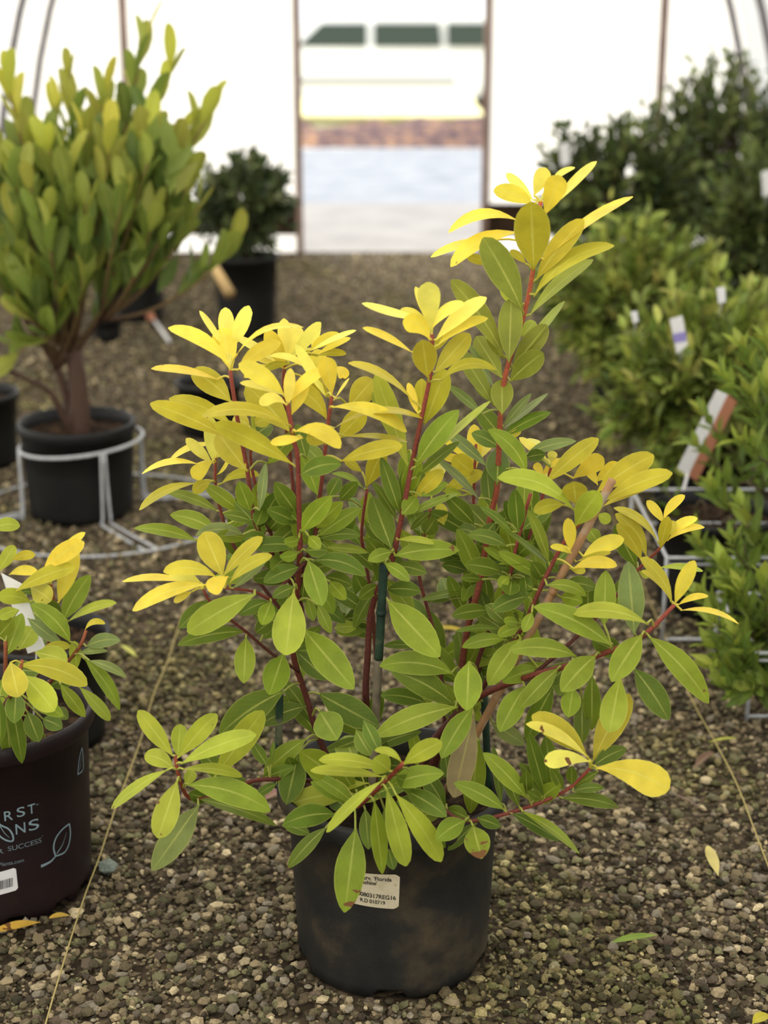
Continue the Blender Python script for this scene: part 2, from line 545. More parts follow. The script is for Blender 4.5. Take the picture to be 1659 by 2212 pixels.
def build_foliage(name, P, D, Nn, Ln, Wd, cols, parent, mat):
    """one joined mesh of many small leaves: base points P, directions D, blade normals Nn"""
    U, F = leaf_unit()
    D = D / np.linalg.norm(D, axis=1, keepdims=True)
    X = np.cross(D, Nn); X /= np.linalg.norm(X, axis=1, keepdims=True) + 1e-9
    Z = np.cross(X, D)
    off = np.array(parent_origin(parent))
    V = (P - off)[:, None, :] + U[None, :, 0:1] * X[:, None, :] * Wd[:, None, None] + U[None, :, 1:2] * D[:, None, :] * Ln[:, None, None] \
        + U[None, :, 2:3] * Z[:, None, :] * Ln[:, None, None]
    n, k = len(P), len(U)
    V = V.reshape(-1, 3)
    loops, starts, tot = [], [], []
    base = (np.arange(n) * k)[:, None]
    per = np.concatenate([np.array(q) for q in F])
    lens = np.array([len(q) for q in F])
    loops = (base + per[None, :]).ravel().astype(np.int32)
    tot = np.tile(lens, n).astype(np.int32)
    starts = np.concatenate([[0], np.cumsum(tot)[:-1]]).astype(np.int32)
    me = bpy.data.meshes.new(name)
    me.vertices.add(len(V)); me.vertices.foreach_set('co', V.astype(np.float32).ravel())
    me.loops.add(len(loops)); me.loops.foreach_set('vertex_index', loops)
    me.polygons.add(len(starts)); me.polygons.foreach_set('loop_start', starts)
    me.polygons.foreach_set('use_smooth', np.ones(len(starts), dtype=bool))
    me.update(calc_edges=True)
    ca = me.color_attributes.new('Col', 'FLOAT_COLOR', 'POINT')
    C = np.repeat(cols, k, axis=0)
    ca.data.foreach_set('color', np.concatenate([C, np.ones((len(C), 1))], axis=1).astype(np.float32).ravel())
    me.materials.append(mat)
    me.validate()
    o = bpy.data.objects.new(name, me)
    link(o, parent)
    o['kind'] = 'stuff'
    return o

# ------------------------------------------------------------------ gravel
def ico():
    t = (1 + 5 ** .5) / 2
    v = np.array([(-1, t, 0), (1, t, 0), (-1, -t, 0), (1, -t, 0), (0, -1, t), (0, 1, t), (0, -1, -t), (0, 1, -t), (t, 0, -1), (t, 0, 1), (-t, 0, -1), (-t, 0, 1)], dtype=np.float64)
    v /= np.linalg.norm(v[0])
    f = np.array([(0, 11, 5), (0, 5, 1), (0, 1, 7), (0, 7, 10), (0, 10, 11), (1, 5, 9), (5, 11, 4), (11, 10, 2), (10, 7, 6), (7, 1, 8),
                  (3, 9, 4), (3, 4, 2), (3, 2, 6), (3, 6, 8), (3, 8, 9), (4, 9, 5), (2, 4, 11), (6, 2, 10), (8, 6, 7), (9, 8, 1)])
    return v, f


STONE = np.array([lin(150, 134, 104)[:3], lin(122, 108, 82)[:3], lin(96, 86, 64)[:3], lin(74, 66, 48)[:3], lin(134, 124, 106)[:3],
                  lin(108, 104, 74)[:3], lin(178, 162, 128)[:3], lin(88, 76, 62)[:3], lin(60, 56, 40)[:3]])


def stones(n, y0, y1, smin, smax, margin):
    y = rng.uniform(y0, y1, n)
    x = rng.uniform(-1, 1, n) * (0.26 * (y * .95 + .35) + margin)
    s = smin + (smax - smin) * rng.random(n) ** 2.2
    z = rng.uniform(-0.25, 0.55, n) * s
    return x, y, z, s


def gravel_obj(name, x, y, z, s, label):
    U, F = ico()
    n = len(x)
    sc = np.stack([s * rng.uniform(.75, 1.3, n), s * rng.uniform(.65, 1.1, n), s * rng.uniform(.45, .8, n)], 1) * 0.5
    jit = 1 + rng.uniform(-.22, .22, (n, 12, 1))
    V = U[None] * jit * sc[:, None, :]
    a = rng.uniform(0, 2 * math.pi, n); ca, sa = np.cos(a)[:, None], np.sin(a)[:, None]
    b = rng.normal(0, .45, n); cb, sb = np.cos(b)[:, None], np.sin(b)[:, None]
    X, Yv, Z = V[..., 0], V[..., 1], V[..., 2]
    X, Z = X * cb + Z * sb, -X * sb + Z * cb
    X, Yv = X * ca - Yv * sa, X * sa + Yv * ca
    V = np.stack([X + x[:, None], Yv + y[:, None], Z + z[:, None]], -1).reshape(-1, 3)
    loops = (np.arange(n)[:, None, None] * 12 + F[None]).ravel().astype(np.int32)
    nf = n * 20
    me = bpy.data.meshes.new(name)
    me.vertices.add(n * 12); me.vertices.foreach_set('co', V.astype(np.float32).ravel())
    me.loops.add(nf * 3); me.loops.foreach_set('vertex_index', loops)
    me.polygons.add(nf); me.polygons.foreach_set('loop_start', np.arange(0, nf * 3, 3, dtype=np.int32))
    me.polygons.foreach_set('use_smooth', np.zeros(nf, dtype=bool))
    me.update(calc_edges=True)
    ci = rng.choice(len(STONE), n, p=[.16, .16, .16, .13, .10, .11, .06, .08, .04])
    c = STONE[ci] * rng.uniform(.5, 1.45, (n, 1))
    # moss: greener patches in the bed
    g = (np.sin(x * 5.1 + 1.0) * np.sin(y * 4.3 + .4) + .5 * np.sin(x * 11 + y * 7)) > 0.45
    c[g] *= np.array([.86, .90, .70])
    C = np.concatenate([np.repeat(c, 12, 0), np.ones((n * 12, 1))], 1)
    ca_ = me.color_attributes.new('Col', 'FLOAT_COLOR', 'POINT')
    ca_.data.foreach_set('color', C.astype(np.float32).ravel())
    me.materials.append(M['gravel'])
    o = bpy.data.objects.new(name, me)
    link(o)
    return tag(o, label, 'gravel', kind='stuff')


gx = [np.concatenate(q) for q in zip(stones(46000, 1.25, 2.7, .0052, .017, .25), stones(30000, 2.7, 4.7, .007, .018, .25), stones(32000, 4.7, 7.42, .009, .021, -.02))]
keep = np.abs(gx[0] - .03) < 1.64
for a_, b_, r_ in ((0.011, 1.725, .122), (-.52, 1.877, .125), (-.52, 2.33, .085)):
    keep &= (gx[0] - a_) ** 2 + (gx[1] - b_) ** 2 > r_ ** 2
gx = [q[keep] for q in gx]
gravel_obj('gravel', *gx, 'fine brown and grey gravel covering the aisle floor')
# the larger pebbles lying on top, one by one
peb_meshes = []
U, F = ico()
for k in range(8):
    r = np.random.default_rng(50 + k)
    V = U * (1 + r.uniform(-.25, .25, (12, 1))) * np.array([.55, .45, .34])
    me = bpy.data.meshes.new('pebble')
    me.from_pydata([tuple(q) for q in V], [], [tuple(int(i) for i in q) for q in F])
    c = STONE[k % len(STONE)] * r.uniform(.9, 1.25)
    ca_ = me.color_attributes.new('Col', 'FLOAT_COLOR', 'POINT')
    ca_.data.foreach_set('color', np.tile(np.append(c, 1), 12).astype(np.float32))
    me.materials.append(M['gravel'])
    peb_meshes.append(me)
POTS_XY = [(0.011, 1.725, .16), (-.52, 1.877, .16), (-.52, 2.33, .12)]
kk = 0
while kk < 300:
    y = 1.35 + 1.2 * random.random() ** 1.3
    x = random.uniform(-1, 1) * (0.25 * (y * .95 + .35))
    if any((x - a) ** 2 + (y - b) ** 2 < (r - .02) ** 2 for a, b, r in POTS_XY): continue
    s = random.uniform(.014, .022)
    o = bpy.data.objects.new('pebble', random.choice(peb_meshes))
    o.location = (x, y, s * 0.22 + 0.002)
    o.scale = (s, s * random.uniform(.8, 1.1), s * random.uniform(.8, 1.1))
    o.rotation_euler = (random.uniform(-.4, .4), random.uniform(-.4, .4), random.uniform(0, 6.28))
    link(o, floor)
    kk += 1

# ------------------------------------------------------------------ pots
def pot_radius(z, rb, rw, h): return rb + (rw - rb) * z / h


def make_pot(parent, c, rb, rw, h, lip, mat, notches=(), soil_drop=0.035, name='pot', nseg=80, lip_h=0.026):
    prof = [(0.002, .012), (rb - .016, .012), (rb - .006, .002), (rb, .004), (rb + .0008, .0185), (pot_radius(.026, rb, rw, h), .026), (pot_radius(.035, rb, rw, h), .035), (pot_radius(.5 * h, rb, rw, h), .5 * h), (pot_radius(h - lip_h, rb, rw, h), h - lip_h),
            (lip - .003, h - lip_h), (lip, h - lip_h + .005), (lip + .001, h - .005), (lip - .002, h), (lip - .006, h - .001), (rw - .005, h - lip_h - .004),
            (rw - .006, h - soil_drop - .02)]

    def bump(i, j, r, z):
        a = 2 * math.pi * j / nseg
        if i in (2, 3):
            for n0, n1 in notches:
                d = (a - n0 + math.pi) % (2 * math.pi) - math.pi
                if abs(d) < n1: return r, z + .012
        return r, z
    v, f = lathe(prof, nseg, (c[0], c[1], 0), bump)
    p = meshobj(name, v, f, mat, parent)
    sv, sf = [], []
    R = rw - .005
    nr, na = 7, 40
    for i in range(nr + 1):
        for j in range(na):
            a = 2 * math.pi * j / na
            r = R * i / nr + .001
            sv.append((c[0] + r * math.cos(a), c[1] + r * math.sin(a), h - soil_drop + (random.uniform(-.006, .006) if i < nr else 0)))
    for i in range(nr):
        for j in range(na):
            a_, b_ = i * na + j, i * na + (j + 1) % na
            sf.append((a_, b_, b_ + na, a_ + na))
    meshobj('soil', sv, sf, M['soil'], parent)
    return p


def pot_hit(px, py, c, rb, rw, h):
    """where the sight line of a picture point meets the outer wall of a pot: (angle, height)"""
    a = (px - W / 2) / FPX
    b = (py - H / 2) / FPX
    d = Vector((a, CF - b * SF, -SF - b * CF))
    k = (rw - rb) / h
    best = None
    s = 0.9
    for i in range(4000):
        s = 1.2 + i * 0.0004
        p = Vector((0, 0, CAMH)) + d * s
        r = math.hypot(p.x - c[0], p.y - c[1])
        if r <= rb + k * p.z:
            return math.atan2(p.y - c[1], p.x - c[0]), p.z
    return None


def wrap(phi, z, c, rb, rw, h, lift=.0006):
    r = pot_radius(z, rb, rw, h) + lift
    return (c[0] + r * math.cos(phi), c[1] + r * math.sin(phi), z)


def text_mesh(s, bold=0.0):
    cu = bpy.data.curves.new('lettering', 'FONT')
    cu.body = s
    cu.offset = bold
    o = bpy.data.objects.new('lettering', cu)
    col.objects.link(o)
    bpy.context.view_layer.update()
    dg = bpy.context.evaluated_depsgraph_get()
    me = bpy.data.meshes.new_from_object(o.evaluated_get(dg))
    v = [tuple(q.co) for q in me.vertices]
    f = [tuple(p.vertices) for p in me.polygons]
    bpy.data.objects.remove(o)
    bpy.data.curves.remove(cu)
    bpy.data.meshes.remove(me)
    return v, f


def pot_text(s, p0, p1, cap, pot, mat, parent, lift=.0008, bold=.006, tilt=0.0, name='lettering'):
    """lettering wrapped round the pot wall from picture point p0 (left end of the base line) to p1"""
    v, f = text_mesh(s, bold)
    x0, x1 = min(q[0] for q in v), max(q[0] for q in v)
    (a0, z0), (a1, z1) = pot_hit(*p0, *pot), pot_hit(*p1, *pot)
    z1 = z1 if tilt else z0
    vv = []
    for x, y, _ in v:
        t = (x - x0) / (x1 - x0)
        vv.append(wrap(a0 + (a1 - a0) * t, z0 + (z1 - z0) * t + y * cap / 0.7, *pot, lift))
    return meshobj(name, vv, f, mat, parent, False)


def pot_patch(corners, pot, mat, parent, name, lift=.0004, n=20, round_=.07):
    """a sticker: corners tl, tr, br, bl as picture points on the pot wall"""
    cs = [pot_hit(*q, *pot) for q in corners]
    v, f = [], []
    for i in range(n + 1):
        for j in range(n + 1):
            s, t = i / n, j / n
            # round the corners a little
            e = 0.0
            if j in (0, n): s = round_ * .5 + s * (1 - round_)
            if i in (0, n): t = round_ * .5 + t * (1 - round_)
            a = (cs[0][0] * (1 - s) + cs[1][0] * s) * (1 - t) + (cs[3][0] * (1 - s) + cs[2][0] * s) * t
            z = (cs[0][1] * (1 - s) + cs[1][1] * s) * (1 - t) + (cs[3][1] * (1 - s) + cs[2][1] * s) * t
            v.append(wrap(a, z, *pot, lift))
    for i in range(n):
        for j in range(n):
            a = i * (n + 1) + j
            f.append((a, a + 1, a + n + 2, a + n + 1))
    return meshobj(name, v, f, mat, parent)


def pot_ribbon(pts, wid, pot, mat, parent, name='printed_leaf', lift=.0007):
    """printed line on the pot wall through picture points; wid in metres"""
    pp = [Vector((*q, 0)) for q in pts]
    pp = smooth_path(pp, 5)
    hits = [pot_hit(q.x, q.y, *pot) for q in pp]
    hits = [q for q in hits if q is not None]
    v, f = [], []
    k = len(hits)
    wid = wid if hasattr(wid, '__len__') else (wid, wid)
    for i, (a, z) in enumerate(hits):
        a0, z0 = hits[max(i - 1, 0)]; a1, z1 = hits[min(i + 1, k - 1)]
        r = pot_radius(z, *pot[1:])
        t = Vector(((a1 - a0) * r, z1 - z0)); t.normalize()
        nrm = Vector((-t.y, t.x))
        w = .5 * (wid[0] + (wid[1] - wid[0]) * i / max(k - 1, 1))
        for s in (-1, 1):
            v.append(wrap(a + s * nrm.x * w / r, z + s * nrm.y * w, *pot, lift))
    for i in range(k - 1):
        f.append((2 * i, 2 * i + 1, 2 * i + 3, 2 * i + 2))
    return meshobj(name, v, f, mat, parent, False)


# ------------------------------------------------------------------ leaves
PROF_A = [(0, .05), (.06, .13), (.14, .33), (.25, .60), (.38, .84), (.50, .97), (.62, 1.0), (.74, .95), (.85, .79), (.94, .53), (1, .10)]   # widest beyond the middle
PROF_B = [(0, .05), (.06, .16), (.14, .42), (.25, .73), (.38, .94), (.48, 1.0), (.60, .98), (.73, .86), (.85, .62), (.94, .36), (1, .05)]   # elliptic
PROF_C = [(0, .05), (.06, .10), (.14, .24), (.25, .45), (.38, .66), (.50, .82), (.64, .96), (.76, 1.0), (.87, .90), (.95, .62), (1, .16)]   # spoon shaped
LC = {'a': lin(248, 234, 106), 'b': lin(242, 219, 76), 'c': lin(192, 180, 52), 'd': lin(172, 181, 58), 'e': lin(136, 154, 44), 'f': lin(104, 124, 37),
      'g': lin(94, 114, 36), 'h': lin(130, 144, 80), 't': lin(170, 154, 112), 'o': lin(140, 146, 54)}


def jitter(c, s=.09):
    k = 1 + random.uniform(-s, s)
    return (min(1, c[0] * k * (1 + random.uniform(-s, s) * .7)), min(1, c[1] * k), min(1, c[2] * k * (1 + random.uniform(-s, s))), 1)


def blade(B, Cc, T, wdir, nrm, width, prof, stemP=None, fold=.16, curl=.06):
    """leaf blade along the curve B-Cc-T with side direction wdir; returns verts, faces, uvs"""
    v, f, uv = [], [], []
    us = (-1, -.55, 0, .55, 1)
    for t, w in prof:
        p = B * (1 - t) ** 2 + Cc * 2 * t * (1 - t) + T * t * t
        tg = (Cc - B) * 2 * (1 - t) + (T - Cc) * 2 * t
        x = wdir - tg * (wdir.dot(tg) / max(tg.length_squared, 1e-12)); x.normalize()
        nn = x.cross(tg).normalized()
        if nn.dot(nrm) < 0: nn = -nn
        for u in us:
            lift = fold * abs(u) ** 1.3 * w * width * .5 - curl * (u * u) * width * .5 * w
            v.append(p + x * (u * w * width * .5) + nn * lift)
            uv.append((.5 + u * .5, t))
    m = len(us)
    for i in range(len(prof) - 1):
        for j in range(m - 1):
            a = i * m + j
            f.append((a, a + 1, a + m + 1, a + m))
    if stemP is not None and (stemP - B).length > .002:
        mid = (stemP + B) * .5 + Vector((0, 0, .15 * (stemP - B).length))
        tv, tf, _ = tube_geo(smooth_path([stemP, mid, B + (Cc - B) * .05], 3), .0013, 5, False)
        n0 = len(v)
        v += tv; uv += [(.5, 0.0)] * len(tv)
        f += [tuple(i + n0 for i in q) for q in tf]
    return v, f, uv


class Plant:
    def __init__(s, root, Yc, leafmat=None):
        s.root, s.Yc, s.stems = root, Yc, {}
        s.lm = leafmat or M['leaf']

    def stem(s, key, pts, r0, r1, tipc, basec, sub=4, name='stem'):
        """pts: (px, py, depth offset) from tip to base; r0 tip radius, r1 base radius"""
        P = smooth_path([at(x, y, s.Yc + d) for x, y, d in pts], sub)
        Q = smooth_path([Vector(q) for q in pts], sub)
        k = len(P)
        rad = [.78 * (r0 + (r1 - r0) * i / (k - 1)) for i in range(k)]
        cols = []
        for i in range(k):
            t = min(1, (i / (k - 1)) * 1.25)
            cols.append(tuple(tipc[j] * (1 - t) + basec[j] * t for j in range(4)))
        mb = MB().tube(P, rad, 8, True, cols)
        o = mb.obj(name, M['stem'], s.root)
        s.stems[key] = (o, Q, P)
        return o

    def leaf(s, key, bx, by, tx, ty, w, c, bend=0.0, dd=0.0, brown=0.0, prof=None, lean=None):
        o, Q, P = s.stems[key]
        i = min(range(len(Q)), key=lambda k: (Q[k].x - bx) ** 2 + (Q[k].y - by) ** 2)
        d = Q[i].z + dd
        yb = s.Yc + d
        L = math.hypot(tx - bx, ty - by)
        zc = yb * CF + .5 * SF
        mpp = zc / FPX
        l, wm = L * mpp, w * mpp
        Ln = max(l, min(wm / .36, .105))
        ext = math.sqrt(max(0, Ln * Ln - l * l)) * .8
        if lean is None:
            up = (by - ty) / max(L, 1)
            lean = -1 if up < .35 else (1 if random.random() < .55 else -1)
        yt = yb + lean * ext + random.uniform(-.012, .012)
        nx_, ny_ = -(ty - by) / L, (tx - bx) / L
        if ny_ > 0 or (abs(ny_) < 1e-6 and nx_ < 0): nx_, ny_ = -nx_, -ny_
        cx_, cy_ = .5 * (bx + tx) + nx_ * bend * 2 * L, .5 * (by + ty) + ny_ * bend * 2 * L
        B, T = at(bx, by, yb), at(tx, ty, yt)
        Cc = at(cx_, cy_, .5 * (yb + yt) - .004)
        a = (T - B).normalized()
        view = (B + T) * .5 - Vector((0, 0, CAMH)); view.normalize()
        w0 = a.cross(view).normalized()
        n0 = w0.cross(a).normalized()
        if n0.dot(view) > 0: n0 = -n0
        Wr = max(wm, min(.29 * Ln, .030))
        ph = math.acos(min(1, wm / Wr))
        best = None
        for sg in (-1, 1):
            nn = n0 * math.cos(ph) + w0 * math.sin(ph) * sg
            if best is None or nn.z > best.z: best = nn
        wd = a.cross(best).normalized()
        if prof is None:
            prof = PROF_B if c in 'efgh' else PROF_A
            if c in 'ab' and w / L > .4: prof = PROF_C
        sp = P[i] if math.hypot(Q[i].x - bx, Q[i].y - by) < 90 else None
        v, f, uv = blade(B, Cc, T, wd, best, Wr, prof, sp)
        ob = meshobj('leaf', v, f, s.lm, o, True, uv)
        ob.color = jitter(LC[c])
        if brown: ob['browning'] = brown
        return ob

    def block(s, ox, oy, sc, text):
        for ln in text.strip().splitlines():
            q = ln.split()
            if len(q) < 7: continue
            key = q[0]
            bx, by, tx, ty, w = [float(z) for z in q[1:6]]
            c = q[6]
            bend = float(q[7]) if len(q) > 7 else 0.0
            dd = float(q[8]) if len(q) > 8 else 0.0
            br = float(q[9]) if len(q) > 9 else 0.0
            s.leaf(key, ox + bx / sc, oy + by / sc, ox + tx / sc, oy + ty / sc, w / sc, c, bend, dd, br)


RED, BRN, DRK = lin(146, 68, 52), lin(84, 42, 34), lin(78, 54, 38)

# ================================================================== the golden shrub in the middle of the aisle
YC = 1.725
PC = (0.011, YC)
MAINPOT = (PC, .1185, .1295, .239)
main = empty('potted_shrub', (PC[0], PC[1], 0), 'golden-leaved shrub with a paper name sticker on its black pot', 'potted plant', 'golden shrubs in nursery pots')
mp = make_pot(main, PC, .1185, .1295, .239, .1415, M['pot'], notches=[(-1.62, .17), (-.4, .15), (-2.8, .15), (.9, .15), (2.1, .15)])
sticker = pot_patch([(738, 1876), (864, 1888), (861, 1963), (738, 1943)], MAINPOT, M['paper'], mp, 'paper_sticker', .0005)
for s_, a_, b_, cap in (("parv. 'Florida", (779, 1897), (846, 1903), .0052), ("unshine'", (777, 1907), (815, 1911.5), .0052),
                        ("0080317REG16", (773, 1932), (855, 1943), .0055), ("R.D 010719", (779, 1945.5), (832, 1953.5), .0050)):
    pot_text(s_, a_, b_, cap, MAINPOT, M['ink'], mp, .0010, .012, 1.0)
A = Plant(main, YC)
A.stem('S1', [(497, 800, -.03), (512, 900, -.03), (535, 1020, -.03), (550, 1125, -.03), (590, 1200, -.02), (645, 1290, -.01), (655, 1380, 0)], .0028, .0042, RED, BRN)
A.stem('S22', [(545, 965, .0), (541, 985, 0), (550, 1040, .0), (575, 1130, 0), (620, 1220, -.01), (648, 1300, -.01)], .002, .003, RED, BRN)
A.stem('S2', [(620, 868, -.06), (626, 900, -.06), (634, 950, -.06), (643, 990, -.06), (646, 1110, -.05), (648, 1195, -.04), (640, 1300, -.02), (632, 1405, -.01), (660, 1500, 0), (690, 1596, 0), (735, 1690, 0), (760, 1730, 0)], .0028, .0056, RED, BRN)
A.stem('S2b', [(622, 905, .02), (627, 977, .02), (636, 1093, .01), (650, 1200, -.02), (648, 1260, -.02)], .0022, .003, RED, BRN)
A.stem('S3', [(717, 856, -.04), (708, 919, -.04), (699, 1006, -.04), (690, 1078, -.03), (681, 1154, -.02), (664, 1205, -.02), (645, 1270, -.02)], .0026, .0036, RED, BRN)
A.stem('S4', [(933, 722, -.03), (931, 800, -.03), (908, 915, -.03), (887, 1017, -.03), (869, 1110, -.03), (845, 1216, -.02), (818, 1270, -.01), (800, 1330, 0), (794, 1420, 0), (790, 1500, 0), (800, 1620, 0), (815, 1730, 0)], .0028, .0058, RED, BRN)
A.stem('S5', [(1168, 435, .02), (1151, 585, .02), (1131, 683, .02), (1092, 810, .02), (1080, 914, .02), (1074, 1050, .02), (1059, 1119, .02), (1036, 1260, .01), (1012, 1350, .01), (998, 1440, .01), (1000, 1520, 0), (940, 1595, 0), (905, 1670, 0), (880, 1730, 0)], .0030, .0064, lin(186, 92, 58), BRN)
A.stem('S6', [(1146, 1066, -.03), (1116, 1177, -.03), (1101, 1246, -.02), (1070, 1330, -.01), (1035, 1420, 0), (1015, 1500, 0)], .0026, .0036, RED, BRN)
A.stem('S7', [(1258, 1124, -.06), (1219, 1171, -.06), (1177, 1250, -.06), (1125, 1361, -.05), (1075, 1430, -.03), (1030, 1510, -.01)], .0028, .004, RED, BRN)
A.stem('S8', [(1457, 1306, -.10), (1394, 1369, -.11), (1322, 1405, -.11), (1213, 1442, -.10), (1148, 1460, -.08), (1043, 1500, -.04), (985, 1555, -.01), (935, 1640, 0), (915, 1720, 0)], .003, .0064, RED, BRN)
A.stem('S9', [(1275, 1659, -.13), (1220, 1709, -.13), (1123, 1749, -.13), (1011, 1774, -.145), (955, 1745, -.09), (925, 1715, -.02)], .0024, .0036, RED, BRN)
A.stem('S10', [(872, 1648, -.205), (822, 1698, -.18), (772, 1742, -.15), (765, 1725, -.09), (800, 1710, -.02)], .0032, .0044, lin(140, 60, 44), BRN)
A.stem('S11', [(379, 1632, -.13), (386, 1675, -.13), (411, 1725, -.11), (480, 1715, -.09), (542, 1688, -.07), (600, 1683, -.06), (690, 1690, -.02), (760, 1720, 0)], .0026, .0042, lin(140, 66, 46), BRN)
A.stem('S12', [(440, 1272, -.09), (452, 1297, -.09), (500, 1340, -.08), (533, 1366, -.07), (590, 1414, -.05), (645, 1450, -.01)], .0019, .0026, lin(130, 58, 44), BRN)
A.stem('S13', [(486, 1270, -.10), (549, 1278, -.09), (592, 1297, -.07), (612, 1262, -.06), (640, 1235, -.05), (663, 1209, -.04)], .0019, .0028, lin(130, 58, 44), BRN)
A.stem('S14', [(466, 990, .03), (465, 1041, .03), (474, 1093, .03), (500, 1170, .02), (570, 1270, .01), (640, 1360, 0)], .0022, .003, RED, BRN)
A.stem('S15', [(1440, 1162, .0), (1421, 1189, 0), (1378, 1231, 0), (1310, 1310, -.02), (1230, 1390, -.04), (1150, 1459, -.06)], .0022, .0032, RED, BRN)
A.stem('S16', [(793, 1056, .05), (781, 1147, .05), (787, 1201, .05), (802, 1290, .04), (812, 1420, .03), (815, 1600, .02), (820, 1720, .02)], .0022, .0036, RED, BRN)
A.stem('S17', [(617, 780, .05), (612, 830, .05), (622, 960, .05), (640, 1100, .03), (655, 1240, .0)], .0024, .0032, RED, BRN)
A.stem('S18', [(1028, 960, .09), (1024, 1050, .09), (1022, 1131, .08), (1020, 1260, .06), (1002, 1420, .04), (990, 1520, .02)], .0022, .0034, RED, BRN)
A.stem('S19', [(930, 1098, .08), (917, 1155, .08), (905, 1240, .07), (940, 1380, .05), (960, 1560, .02), (930, 1700, .02)], .0022, .0034, RED, BRN)
A.stem('S20', [(1190, 1010, .07), (1170, 1080, .07), (1130, 1200, .06), (1080, 1340, .04), (1020, 1480, .02)], .0022, .0034, RED, BRN)

# each line: stem, blade base x y, tip x y, width, colour, bend, depth, browning - read off enlargements of the picture
A.block(300, 630, 3.456, """
S1 692 600 622 275 185 b
S1 672 545 220 270 110 b .10
S1 665 520 330 305 55 a .05 .01
S1 650 430 452 143 50 a 0 .03
S1 664 420 645 118 118 a 0 .04
S1 690 430 822 105 112 a 0 .03
S1 712 380 847 150 48 a 0 .05
S1 725 480 1228 268 44 b .17 -.01
S1 735 590 1058 378 115 b .08
S1 690 830 395 590 175 c .06 .01
S1 600 660 92 575 60 b .05 .02
S1 700 1000 225 800 115 c .08 .02
S1 660 1090 85 835 145 c .03
S1 806 1340 590 1055 195 c 0 -.01
S1 832 1640 745 1415 125 e 0 -.01
S1 900 1640 948 1280 75 h 0 -.02
S1 960 1290 1180 1040 130 e 0 .05
S2 1150 1290 560 985 150 c .03
S2 1112 1000 468 930 105 c .13 -.01
S2 1112 860 1132 572 85 a
S2 1085 770 745 540 135 b .06
S2 1085 775 755 680 60 a .05 .01
S2 1105 850 905 845 90 a .28 -.01
S2 1120 830 1398 580 95 b .10
S2 1140 920 1250 650 105 b 0 .01
S2 1130 1050 800 700 210 c .03 .03
S2 1160 1045 1502 1170 125 b .20 -.02
S2 1225 1092 983 1130 75 b .02 -.02
S2 1250 1250 1180 990 120 f 0 .03
S3 1400 1130 1248 1095 110 c .1 -.01
S3 1442 775 1395 488 140 b
S3 1405 960 1120 695 140 c .12 .01
S3 1400 790 1170 395 85 a 0 .03
S3 1430 800 1250 590 80 c 0 .04
S3 1205 1370 1512 1290 145 f .10 -.03
S3 1380 1290 1240 1150 130 e 0 .03
S17 1090 570 955 285 125 b
S17 1100 500 1082 200 105 a
S17 1110 500 1195 260 110 a 0 .01
S17 1130 500 1358 228 95 a 0 -.01
S17 1290 430 1342 235 62 a 0 .02
S17 1065 545 715 335 65 a .02 .01
S17 1065 555 868 490 55 a .02
S17 1270 450 1500 318 85 b .08 .02
S17 1280 440 1622 290 40 a .02
S17 1330 470 1580 345 50 b .03 .01
S17 1330 480 1548 465 55 c .08 .02
S17 1290 600 978 478 52 a .12 -.04
S17 1130 540 930 590 60 c .1 -.02
S17 1010 560 785 640 70 b .1 -.01
S17 1240 650 1370 440 120 b 0 .01
S17 1460 560 1540 650 90 b .15 .03
S14 562 1290 530 930 115 a
S14 548 1280 352 1095 85 a
S14 592 1142 225 1268 50 b .12 .02
S14 450 1290 22 1360 52 b .12
S14 552 1270 400 1390 115 b .05 -.02
S14 440 1430 3 1630 72 c .10
S14 590 1640 190 1490 85 e .05 .01
S14 580 1240 640 1160 90 b 0 .01
S14 580 1370 675 1230 30 b -.1
S14 540 1420 408 1505 95 c .12 -.01
S14 610 1440 898 1372 75 c .16 .01
S14 765 1650 485 1440 115 e .02
S22 850 1000 985 950 110 c .1 .03
S22 830 1010 700 950 120 c .1 .03
S22 870 1190 840 900 34 d 0
S22 860 1090 1000 1000 130 f .1 .02
""")
